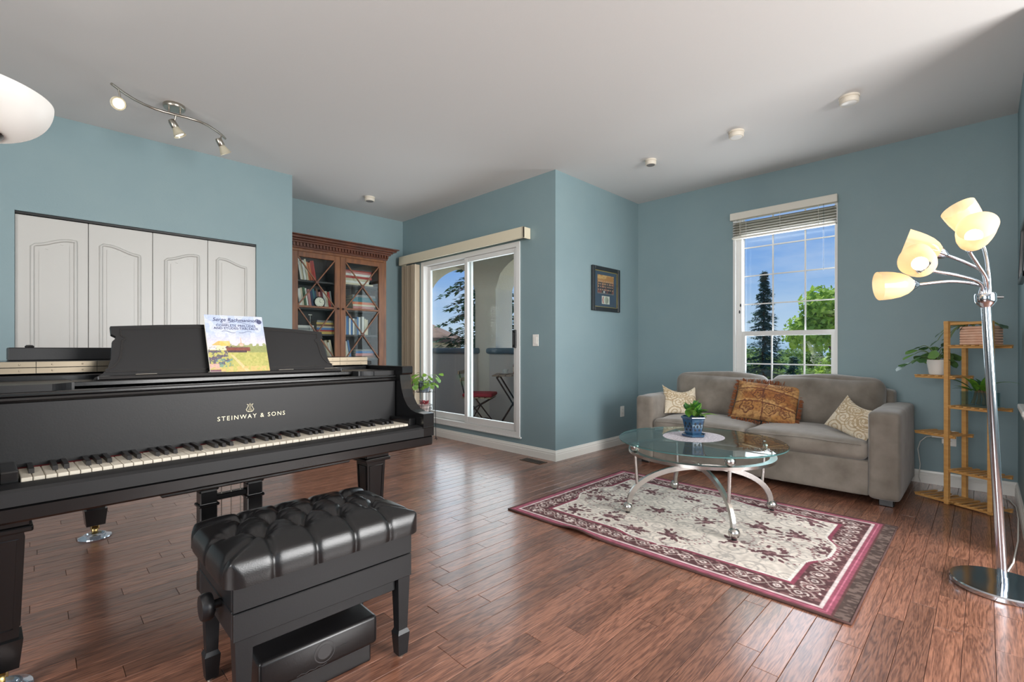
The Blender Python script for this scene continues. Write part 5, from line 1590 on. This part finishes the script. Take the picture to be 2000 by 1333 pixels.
def rowof(sd, si, x0, cols, hmin, hmax, lean, zoff=.0205):
    x = x0; z_ = SHZ[si]+zoff; lean_w = 'leaning ' if lean else ''
    seenc = {}
    cnt = {c: cols.count(c) for c in cols}
    for k, c in enumerate(cols):
        w = rb.uniform(.016, .030); h = rb.uniform(hmin, hmax)
        seenc[c] = seenc.get(c, 0)+1
        o_ = ['first', 'second', 'third', 'fourth', 'fifth', 'sixth', 'seventh', 'eighth', 'ninth', 'tenth'][seenc[c]-1]
        lb = '%s%s book upright on the %s shelf, %s bookcase door' % (lean_w, c, shelf_word[si], side_word[sd])
        if cnt[c] > 1: lb = '%s %s%s book from the left, %s shelf, %s bookcase door' % (o_, lean_w, c, shelf_word[si], side_word[sd])
        zz = z_ + (w*math.sin(-lean) if lean < 0 else 0)
        book(c, (x, bcf+.075+rb.uniform(0, .015), zz+.0005), w, h, rb.uniform(.13, .17), lean, lb, 'upright books in the bookcase')
        x += w/math.cos(lean)+.0025
    return x
def pile(sd, si, x0, cols, w0, w1, which='pile'):
    z_ = SHZ[si]+.0205
    cnt = {c: cols.count(c) for c in cols}; seenc = {}
    for k, c in enumerate(cols):
        h = rb.uniform(.014, .03); seenc[c] = seenc.get(c, 0)+1
        o_ = ['first', 'second', 'third', 'fourth', 'fifth'][seenc[c]-1]
        lb = '%s book lying flat in the %s, %s shelf, %s bookcase door' % (c, which, shelf_word[si], side_word[sd])
        if cnt[c] > 1: lb = '%s %s book up in the flat %s, %s shelf, %s bookcase door' % (o_, c, which, shelf_word[si], side_word[sd])
        w = rb.uniform(w0, w1)
        book(c, (x0+rb.uniform(0, .012), bcf+.08, z_), w, h, .17, rb.uniform(-.02, .02), lb, 'books lying flat in the bookcase', True)
        z_ += h+.0006
rowof(0, 3, 2.03, ['white', 'cream', 'white', 'cream', 'orange', 'orange', 'red', 'red'], .19, .235, -.16)
x_ = rowof(0, 2, 1.99, ['black', 'white', 'cream', 'green', 'white', 'pink', 'navy', 'teal', 'navy', 'brown', 'pink', 'maroon', 'white', 'cream', 'red', 'grey'], .17, .225, -.14)
pile(0, 1, 1.985, ['navy', 'white', 'grey', 'white'], .17, .20, 'left pile')
pile(0, 1, 2.20, ['yellow', 'red', 'blue', 'cream', 'brown', 'yellow', 'grey'], .18, .21, 'right pile')
rowof(0, 0, 2.225, ['cream', 'white', 'cream', 'grey', 'cream', 'white', 'cream'], .17, .21, -.2)
pile(1, 3, 2.52, ['cream', 'white', 'cream', 'red', 'white', 'pink', 'red', 'black'], .30, .36)
rowof(1, 2, 2.50, ['white', 'cream'], .17, .2, -.14)
pile(1, 2, 2.62, ['orange', 'pink', 'cream', 'orange', 'teal', 'teal', 'grey'], .26, .31)
rowof(1, 1, 2.52, ['white', 'blue', 'white', 'blue', 'white', 'grey', 'blue', 'white', 'grey', 'white', 'cream', 'cream'], .18, .22, 0)
rowof(1, 0, 2.51, ['white', 'cream', 'white', 'blue'], .18, .22, -.18)
pile(1, 0, 2.66, ['brown', 'pink', 'blue', 'grey'], .22, .25)
ck = thing('mantel_clock', 'small round white clock standing on the second bookcase shelf', 'clock', (2.225, bcf+.052, SHZ[2]+.0205))
MB().lathe([(0, -.016), (.056, -.016), (.061, -.012), (.061, .004), (.055, .008), (.052, .004), (0, .004)], 36, T(0, 0, .066, PI/2, 0, 0)).build('case', M_black, ck, 40)
dial = MB().lathe([(0, .0046), (.052, .0046)], 36, T(0, 0, .066, PI/2, 0, 0)).build('dial', mat('clock_dial', (232, 226, 206), rough=.5), ck)
hnd = MB()
hnd.tube([(0, -.0062, .066), (.004, -.0062, .100)], .0013, 5); hnd.tube([(0, -.0062, .066), (.018, -.0062, .058)], .0016, 5)
for k in range(12):
    a = k*PI/6; hnd.box((.043*math.sin(a)-.002, -.0056, .066+.043*math.cos(a)-.003), (.043*math.sin(a)+.002, -.0050, .066+.043*math.cos(a)+.003))
hnd.build('hands_and_marks', M_black, dial)
MB().bbox((-.03, -.002, 0), (.03, .014, .010), .002).build('clock_foot', M_black, ck)
bxn = thing('keepsake_box', 'small brown box on the lowest glazed shelf behind the left door', 'box', (2.10, bcf+.06, SHZ[0]+.0205))
MB().bbox((0, 0, 0), (.085, .07, .07), .003).build('box_body', BM['brown'], bxn); MB().bbox((-.002, -.002, .0702), (.087, .072, .09), .003).build('box_lid', BM['brown'], bxn)
tr_ = thing('slim_trophy', 'slim silver stand on the third shelf behind the left bookcase door', 'ornament', (2.125, bcf+.058, SHZ[1]+.0205))
MB().tube([(0, 0, 0), (0, 0, .20)], .0025, 8).build('stem', M_brushed, tr_); MB().lathe([(0, 0), (.02, 0), (.018, .006), (0, .007)], 16).build('foot', M_brushed, tr_); MB().bbox((-.02, -.002, .2), (.02, .002, .212), .001).build('crossbar', M_brushed, tr_)

# ================================================================== WIRE PLANT RACK BY THE PATIO DOOR
wr = thing('wire_plant_rack', 'black wire plant rack with two tiers beside the patio door', 'plant stand', (3.20, 4.62, 0))
M_wire = mat('black_wire', (42, 42, 46), rough=.4, metal=.6)
for k in range(4):
    a = PI/4+k*PI/2
    x_, y_ = .135*math.cos(a), .135*math.sin(a)
    lgm = MB().tube([(x_*1.02, y_*1.02, .012), (x_*.98, y_*.98, .3), (x_, y_, .68)], .0035, 8)
    lgm.tube([(x_*1.02+.014*math.cos(t_), y_*1.02, .012+.014+.014*math.sin(t_)-.012) for t_ in np.linspace(-PI/2, PI, 10)], .003, 6)
    lgm.build('leg', M_wire, wr, 60)
for nm, z_, r_, h_ in (('upper_basket', .56, .105, .11), ('lower_basket', .33, .095, .08)):
    b2 = MB()
    for zz, rr in ((z_, r_*.8), (z_+h_*.5, r_*.93), (z_+h_, r_)):
        b2.tube([(rr*math.cos(q), rr*math.sin(q), zz) for q in np.linspace(0, 2*PI, 25)[:-1]], .0025, 6, closed=True)
    for q in range(14):
        a = 2*PI*q/14; b2.tube([(r_*.8*math.cos(a), r_*.8*math.sin(a), z_), (r_*math.cos(a), r_*math.sin(a), z_+h_)], .0018, 5)
    for q in range(2):
        a = PI/4+q*PI/2; b2.tube([(-.135*math.cos(a), -.135*math.sin(a), z_), (.135*math.cos(a), .135*math.sin(a), z_)], .0025, 6)
    b2.build(nm, M_wire, wr, 60)
pA = thing('potted_plant', 'lime green pothos in the upper basket of the wire rack', 'plant', (3.20, 4.62, .5635))
MB().lathe([(0, 0), (.055, 0), (.075, .11), (.078, .118), (.07, .118), (.067, .10), (0, .10)], 24).build('pot', mat('grey_blue_pot', (112, 122, 134), rough=.5), pA, 40)
M_pl = translucent('lime_leaf', (164, 196, 92), .35, .3, var=((120, 168, 62), 20))
stems = []; rw_ = random.Random(31)
for k in range(22):
    az = rw_.uniform(0, 2*PI); l_ = rw_.uniform(.05, .15); z_ = rw_.uniform(-.03, .12)
    stems.append(((0, 0, .1), (math.cos(az)*l_*.6, math.sin(az)*l_*.6, .14+max(0, z_)), (math.cos(az)*l_, math.sin(az)*l_, .10+z_)))
e = RV*.17; stems.append(((0, 0, .1), (e.x*.4, e.y*.4, .2), (e.x, e.y, .20))); stems.append(((0, 0, .1), (e.x*.7, e.y*.7, .16), (e.x*.8, e.y*.8, .16)))
trailing(pA, stems, [M_pl, M_pl, M_lf3], 33, .06, .10)
pB = thing('potted_plant', 'small red-leaved plant in a pale pot in the lower wire basket', 'plant', (3.20, 4.62, .3335))
MB().lathe([(0, 0), (.05, 0), (.066, .075), (.068, .08), (.06, .08), (.058, .07), (0, .07)], 24).build('pot', mat('pale_pink_pot', (206, 190, 184), rough=.5), pB, 40)
M_rd = translucent('red_leaf', (152, 44, 56), .25, .3, var=((196, 110, 116), 40))
spec = [(rw_.uniform(.04, .075), rw_.uniform(.02, .03), rw_.uniform(.2, .8), (rw_.uniform(-.04, .04), rw_.uniform(-.04, .04), .075+rw_.uniform(0, .03)), rw_.uniform(0, 6.28), rw_.uniform(.1, 1.0), 0) for k in range(30)]
foliage(pB, spec, [M_rd])

# ================================================================== BALCONY
M_stucco = mat('cream_stucco', (240, 232, 218), rough=.95, bump=(45, .9))
M_stucco_in = mat('grey_parapet', (216, 208, 202), rough=.9, bump=(80, .25))
M_cap = mat('slate_blue_cap', (86, 112, 128), rough=.5)
M_bfloor = mat('balcony_deck', (168, 162, 158), rough=.8, var=((150, 144, 140), 14))
BX0, BX1, BY0, BY1 = XA+WT, 5.0, 2.40, 8.3
bz = -.05
def struct(name, mb, m, **k):
    o = mb.build(name, m, **k); o['kind'] = 'structure'; return o
struct('balcony_floor', MB().box((XA+WT, YP+WT, bz-.15), (5.40, BY1, bz)), M_bfloor)
struct('balcony_ceiling', MB().box((XA+WT, YP+WT, 2.62), (5.40, BY1, 2.74)), M_stucco)
# outer wall with arched openings; the openings carry low parapets
def arch_wall(name, x0, x1, y0, y1, opens, ztop, m):
    mb = MB(); ys = [y0]
    for (a, b_, zs, zc) in opens:
        mb.box((x0, ys[-1], bz), (x1, a, ztop)); ys.append(b_)
        n_ = 20; prev = None; pts = []
        for k in range(n_+1):
            t_ = k/n_; yy = a+(b_-a)*t_; zz = zs+(zc-zs)*math.sqrt(max(0, 1-(2*t_-1)**2))
            pts.append((yy, zz))
        for k in range(n_):
            (ya, za), (yb, zb2) = pts[k], pts[k+1]
            vs = [(x0, ya, za), (x0, yb, zb2), (x0, yb, ztop), (x0, ya, ztop), (x1, ya, za), (x1, yb, zb2), (x1, yb, ztop), (x1, ya, ztop)]
            mb.add(vs, [(0, 3, 2, 1), (4, 5, 6, 7), (0, 1, 5, 4), (2, 3, 7, 6)])
    mb.box((x0, ys[-1], bz), (x1, y1, ztop))
    return struct(name, mb, m)
arch_wall('wall_balcony_arcade', 5.0, 5.36, YP+WT, BY1, [(3.45, 5.32, 1.98, 2.48), (5.80, 7.55, 1.98, 2.48)], 2.62, M_stucco)
struct('wall_balcony_end', MB().box((XA+WT, BY1, bz), (5.36, BY1+.2, 1.0)), M_stucco)
# exterior face of the house on the far side of the alcove
struct('wall_house_exterior', MB().box((XA+.0, YK+.12, bz-3), (XA+WT, BY1+.2, 2.74)), M_stucco)
for nm, a, b_ in (('parapet_near', 3.30, 5.40), ('parapet_far', 5.72, 7.65)):
    o = struct(nm, MB().bbox((4.93, a, bz), (5.0, b_, .985), .02, 2), M_stucco_in)
    cpp = MB().bbox((4.88, a-.03, .985), (5.10, b_+.03, 1.075), .035, 4).build('parapet_cap', M_cap, o, 40)
# folding chair
M_iron = mat('black_iron', (34, 34, 38), rough=.45, metal=.3)
M_seatw = mat('weathered_slat', (176, 154, 124), rough=.7)
ch = thing('folding_chair', 'black iron folding bistro chair with a red cushion on the balcony', 'chair', (4.42, 5.05, bz), math.radians(125))
# local: seat faces -y ... back at +x side
for y_ in (-.19, .19):
    MB().tube([(.20, y_, .0), (.02, y_, .30), (-.20, y_, .43)], .010, 8).build('leg', M_iron, ch, 60)
    MB().tube([(-.22, y_*.92, .0), (.08, y_*.92, .38), (.16, y_*.92, .48), (.24, y_*.92, .80)], .010, 8).build('leg', M_iron, ch, 60)
for (x_, z_) in ((.15, .09), (-.16, .09)): MB().tube([(x_, -.19, z_), (x_, .19, z_)], .008, 8).build('stretcher', M_iron, ch, 60)
for k in range(5): MB().bbox((-.21+k*.085, -.20, .43), (-.21+k*.085+.06, .20, .445), .003).build('seat_slat', M_seatw, ch)
for z_ in (.66, .76): MB().bbox((.205+(z_-.66)*.3, -.20, z_), (.222+(z_-.66)*.3, .20, z_+.05), .004).build('back_slat', M_seatw, ch)
cq = rounded((.42, .40, .05), .022, 10, (0, 0, .012), .003, 5).build('seat_cushion', mat('red_canvas', (170, 44, 62), rough=.9), None, 60)
cq.location = tuple(Matrix.Translation((4.42, 5.05, bz)) @ Matrix.Rotation(math.radians(125), 4, 'Z') @ Vector((-.02, 0, .474)))
cq.rotation_euler = (0, 0, math.radians(125)); fix(cq, 'red square cushion lying on the balcony chair', 'cushion')
# folding table
tb2 = thing('folding_table', 'small folding bistro table with black crossed legs on the balcony', 'table', (4.63, 4.56, bz), math.radians(-50))
for y_ in (-.22, .22):
    MB().tube([(-.24, y_, 0), (.22, y_, .735)], .011, 8).build('leg', M_iron, tb2, 60)
    MB().tube([(.24, y_*.9, 0), (-.22, y_*.9, .735)], .011, 8).build('leg', M_iron, tb2, 60)
for x_ in (-.235, .235): MB().tube([(x_, -.22, .012), (x_, .22, .012)], .008, 8).build('stretcher', M_iron, tb2, 60)
for x_ in (-.2, .2): MB().bbox((x_-.012, -.26, .728), (x_+.012, .26, .748), .002).build('apron', M_iron, tb2)
for k in range(6): MB().bbox((-.27+k*.091, -.28, .748), (-.27+k*.091+.083, .28, .765), .003).build('table_slat', mat('grey_slat', (148, 128, 110), rough=.6), tb2)
cp_ = thing('tea_cup', 'white cup and saucer on the balcony table', 'cup', (4.58, 4.68, bz+.765))
MB().lathe([(0, 0), (.045, 0), (.07, .008), (.072, .012), (.04, .006), (0, .006)], 28).build('saucer', M_ceram, cp_, 40)
MB().lathe([(0, .012), (.022, .012), (.026, .016), (.040, .055), (.042, .065), (.039, .065), (.036, .05), (0, .02)], 24).build('cup', M_ceram, cp_, 40)
MB().tube([(-.036+0*math.cos(t_)-.018*math.sin(t_), 0, .042+.017*math.cos(t_)) for t_ in np.linspace(0, PI, 9)], .004, 6).build('handle', M_ceram, cp_, 60)
bt_ = thing('glass_bottle', 'amber bottle standing on the balcony table', 'bottle', (4.70, 4.60, bz+.765))
MB().lathe([(0, 0), (.034, 0), (.037, .01), (.037, .11), (.03, .14), (.014, .165), (.013, .20), (.015, .203), (.013, .206), (0, .206)], 24).build('bottle_body', mat('amber_glass', (140, 90, 70), rough=.12, coat=.5), bt_, 40)
MB().lathe([(.0375, .03), (.0375, .095)], 24).build('label_band', mat('bottle_label', (206, 176, 150), rough=.6), bt_, 40)

# ================================================================== OUTDOORS
GZ = -5.0
def ground_fn(u, v):
    return (-400+800*u, -400+800*v, GZ)
gm = MB().box((-400, -400, GZ-1), (400, 400, GZ))
struct('ground', gm, mat('pale_bounce_ground', (158, 160, 126), rough=.95, var=((178, 172, 154), .15, 6)))  # ground colour paled to bounce sunlight up onto balcony and ceilings
def wp(px, Z):
    X = (px-1000)/929*Z
    return FV.x*Z+RV.x*X, FV.y*Z+RV.y*X
def leafy(n, fn, size, m, seed, name, parent, elong=1.6):
    r_ = random.Random(seed); vs = []; fs = []
    for k in range(n):
        c, nrm = fn(r_)
        d = Vector((r_.gauss(0, 1), r_.gauss(0, 1), r_.gauss(0, .6)-.2)).normalized()
        nv = (Vector(nrm)+Vector((r_.gauss(0, .7), r_.gauss(0, .7), r_.gauss(0, .7)))).normalized()
        s = size*r_.uniform(.6, 1.3); w = nv.cross(d)
        if w.length < 1e-3: continue
        w.normalize(); w *= s*.5; d2 = w.cross(nv).normalized()*s*elong*.5
        c = Vector(c); o = len(vs)
        vs += [tuple(c-d2), tuple(c+w*.9+d2*.1), tuple(c+d2), tuple(c-w*.9+d2*.1)]
        fs.append((o, o+1, o+2, o+3))
    return MB().add(vs, fs).build(name, m, parent)
M_bark = mat('bark', (84, 66, 54), rough=.95, bump=(12, .6))
M_needle = translucent('spruce_needles', (64, 98, 82), .25, .6, var=((98, 132, 100), 1.2), gloss=.02)
M_needle2 = translucent('dark_spruce_needles', (62, 92, 90), .2, .6, var=((92, 124, 112), 1.5), gloss=.02)
M_tleaf = translucent('sunlit_leaves', (186, 212, 88), .4, .5, var=((128, 170, 58), 1.6), gloss=.03)
M_tleaf2 = translucent('shrub_leaves', (142, 168, 92), .35, .5, var=((98, 132, 70), 1.5), gloss=.02)
def conifer(label, px, Z, top, rbase, seed, m, nb=26, droop=.35, blades=34, z_low=GZ, power=1.0, name='spruce_tree'):
    x_, y_ = wp(px, Z)
    t = thing(name, label, 'tree', (x_, y_, GZ))
    H_ = top-GZ
    MB().tube([(0, 0, 0), (0, 0, H_*.5), (0, 0, H_*.97)], [.09+.012*H_, .05+.006*H_, .012], 8).build('trunk', M_bark, t, 60)
    r_ = random.Random(seed); vs = []; fs = []
    for k in range(nb*12):
        f = (k+.5)/(nb*12)
        z_ = H_*(.10+.90*f)
        R = rbase*(1-f)**power*r_.uniform(.65, 1.12)+.05
        az = r_.uniform(0, 2*PI)
        for q in range(blades):
            s = (q+1)/blades
            rr = R*s; zz = z_-droop*R*s**1.4+.10*R*s**3
            jit = .07+.10*R*(1-s)
            bx_ = rr*math.cos(az)+r_.gauss(0, jit*.5); by_ = rr*math.sin(az)+r_.gauss(0, jit*.5); bz_ = zz+r_.gauss(0, jit*.3)
            l = (.10+.10*R*.6)*r_.uniform(.6, 1.2)
            a2 = az+r_.uniform(-1.3, 1.3); dz = r_.uniform(-.55, .05)
            d = Vector((math.cos(a2), math.sin(a2), dz))*l; w = Vector((-math.sin(a2), math.cos(a2), r_.uniform(-.4, .4)))*l*.34
            o = len(vs); c = Vector((bx_, by_, bz_))
            vs += [tuple(c-w), tuple(c+w), tuple(c+d)]; fs.append((o, o+1, o+2))
    MB().add(vs, fs).build('foliage', m, t)
    return t
conifer('slender dark spruce seen in the left half of the window', 1492, 21, 4.45, 1.7, 3, M_needle2, 46, .30, 30, power=.85)
conifer('big drooping spruce seen through the patio door', 948, 13.5, 7.2, 3.0, 5, M_needle, 34, .45, 60)
conifer('small distant spruce between the neighbouring house and the big spruce', 880, 34, 2.6, 2.6, 7, M_needle, 20, .3, 22)
conifer('spruce standing low below the window beside the slender one', 1550, 17, .80, 1.9, 9, M_needle2, 20, .35, 24)
conifer('spruce at the lower left corner of the window', 1452, 11, .72, 1.1, 10, M_needle, 20, .35, 24)
def broad(label, px, Z, zc, R, Hh, n, size, m, seed, name='leafy_tree'):
    x_, y_ = wp(px, Z)
    t = thing(name, label, 'tree', (x_, y_, GZ))
    c0 = zc-GZ
    r0 = random.Random(seed)
    tr2 = MB().tube([(0, 0, 0), (.05, .03, c0*.5), (0, 0, c0+Hh*.6)], [.16, .11, .03], 8)
    for k in range(7):
        a = k*0.9; tr2.tube([(0, 0, c0-Hh*.6+k*Hh*.15), (R*.5*math.cos(a), R*.5*math.sin(a), c0-Hh*.3+k*Hh*.15)], [.05, .015], 6)
    tr2.build('trunk', M_bark, t, 60)
    blobs = [(r0.uniform(-1, 1), r0.uniform(-1, 1), r0.uniform(-1, 1)) for _ in range(26)]
    blobs = [(a*R*.72, b_*R*.72, c0+c*Hh*.85) for a, b_, c in blobs if a*a+b_*b_+c*c < 1.25]
    def fn(r_):
        b_ = blobs[r_.randrange(len(blobs))]
        d = Vector((r_.gauss(0, 1), r_.gauss(0, 1), r_.gauss(0, 1))).normalized()
        rr = R*.42*r_.uniform(.55, 1.05)
        return (b_[0]+d.x*rr, b_[1]+d.y*rr, b_[2]+d.z*rr*.8), tuple(d+Vector((0, 0, .5)))
    leafy(n, fn, size, m, seed+1, 'foliage', t)
    return t
broad('sunlit yellow-green leafy tree on the right side of the window', 1664, 12.0, 1.4, 1.4, 2.9, 15000, .10, M_tleaf, 14)
broad('rounded green shrub at the lower right of the window', 1612, 22, -.9, 2.0, 1.6, 5000, .12, M_tleaf2, 16, 'garden_shrub')
broad('pale green tree at the bottom middle of the window', 1520, 26, -1.1, 2.0, 2.1, 5000, .16, M_tleaf2, 18)
broad('pale leafy tree behind the spruce at the left edge of the window', 1458, 38, -.7, 2.4, 2.6, 5000, .17, M_tleaf2, 20)
broad('hazy green tree far behind the shrub in the window', 1575, 44, -.5, 2.6, 2.6, 4000, .18, M_tleaf2, 22)
# wooded hills on the horizon
hv = []; hf = []
nh = 120
for k in range(nh+1):
    a = -.6+3.0*k/nh; d = 330
    h = 6+5*math.sin(k*.23)+3*math.sin(k*.71+1)+2*math.sin(k*1.9)
    for rr, zz in ((d, GZ), (d+25, GZ+h*.7), (d+60, GZ+h), (d+60, GZ)):
        hv.append((rr*math.cos(a), rr*math.sin(a), zz))
for k in range(nh):
    for q in range(3): hf.append((k*4+q, (k+1)*4+q, (k+1)*4+q+1, k*4+q+1))
struct('distant_hills', MB().add(hv, hf), mat('hazy_hills', (126, 148, 158), rough=1.0, var=((140, 162, 176), .05)))
# neighbouring house seen through the patio door
hx, hyy = wp(800, 19)
hn = thing('neighbour_house', 'pale neighbouring house with a brown tiled hip roof beyond the balcony', 'house', (hx, hyy, GZ), 0)
M_hw = mat('pale_render', (196, 184, 170), rough=.9)
M_tile = mat('brown_roof_tiles', (124, 98, 82), rough=.85, var=((98, 76, 64), 3, 5), bump=(9, .5))
zt_ = 1.45-GZ
cw = 1.0
RVL = lambda a, b_: (RV.x*a+FV.x*b_, RV.y*a+FV.y*b_)
def hp_(a, b_, z_):
    q = RVL(a, b_); return (q[0], q[1], z_)
w0, w1 = -5.0, 1.28
MB().add([hp_(w0, 0, 0), hp_(w1, 0, 0), hp_(w1, 7, 0), hp_(w0, 7, 0), hp_(w0, 0, zt_), hp_(w1, 0, zt_), hp_(w1, 7, zt_), hp_(w0, 7, zt_)],
         [(0, 1, 5, 4), (1, 2, 6, 5), (2, 3, 7, 6), (3, 0, 4, 7), (4, 5, 6, 7)]).build('wall', M_hw, hn)
ov = .45; zr_ = zt_+1.7
rf_ = MB().add([hp_(w0-ov, -ov, zt_+.05), hp_(w1+ov, -ov, zt_+.05), hp_(w1+ov, 7+ov, zt_+.05), hp_(w0-ov, 7+ov, zt_+.05), hp_(w0+3, 3.5, zr_), hp_(w1-3, 3.5, zr_)],
         [(0, 1, 5, 4), (1, 2, 5), (2, 3, 4, 5), (3, 0, 4), (3, 2, 1, 0)]).build('roof', M_tile, hn)
MB().add([hp_(w0-ov, -ov, zt_-.14), hp_(w1+ov, -ov, zt_-.14), hp_(w1+ov, 7+ov, zt_-.14), hp_(w0-ov, 7+ov, zt_-.14), hp_(w0-ov, -ov, zt_+.05), hp_(w1+ov, -ov, zt_+.05), hp_(w1+ov, 7+ov, zt_+.05), hp_(w0-ov, 7+ov, zt_+.05)],
         [(3, 2, 1, 0), (0, 1, 5, 4), (1, 2, 6, 5), (2, 3, 7, 6), (3, 0, 4, 7)]).build('fascia', mat('brown_fascia', (96, 76, 66), rough=.7), hn)
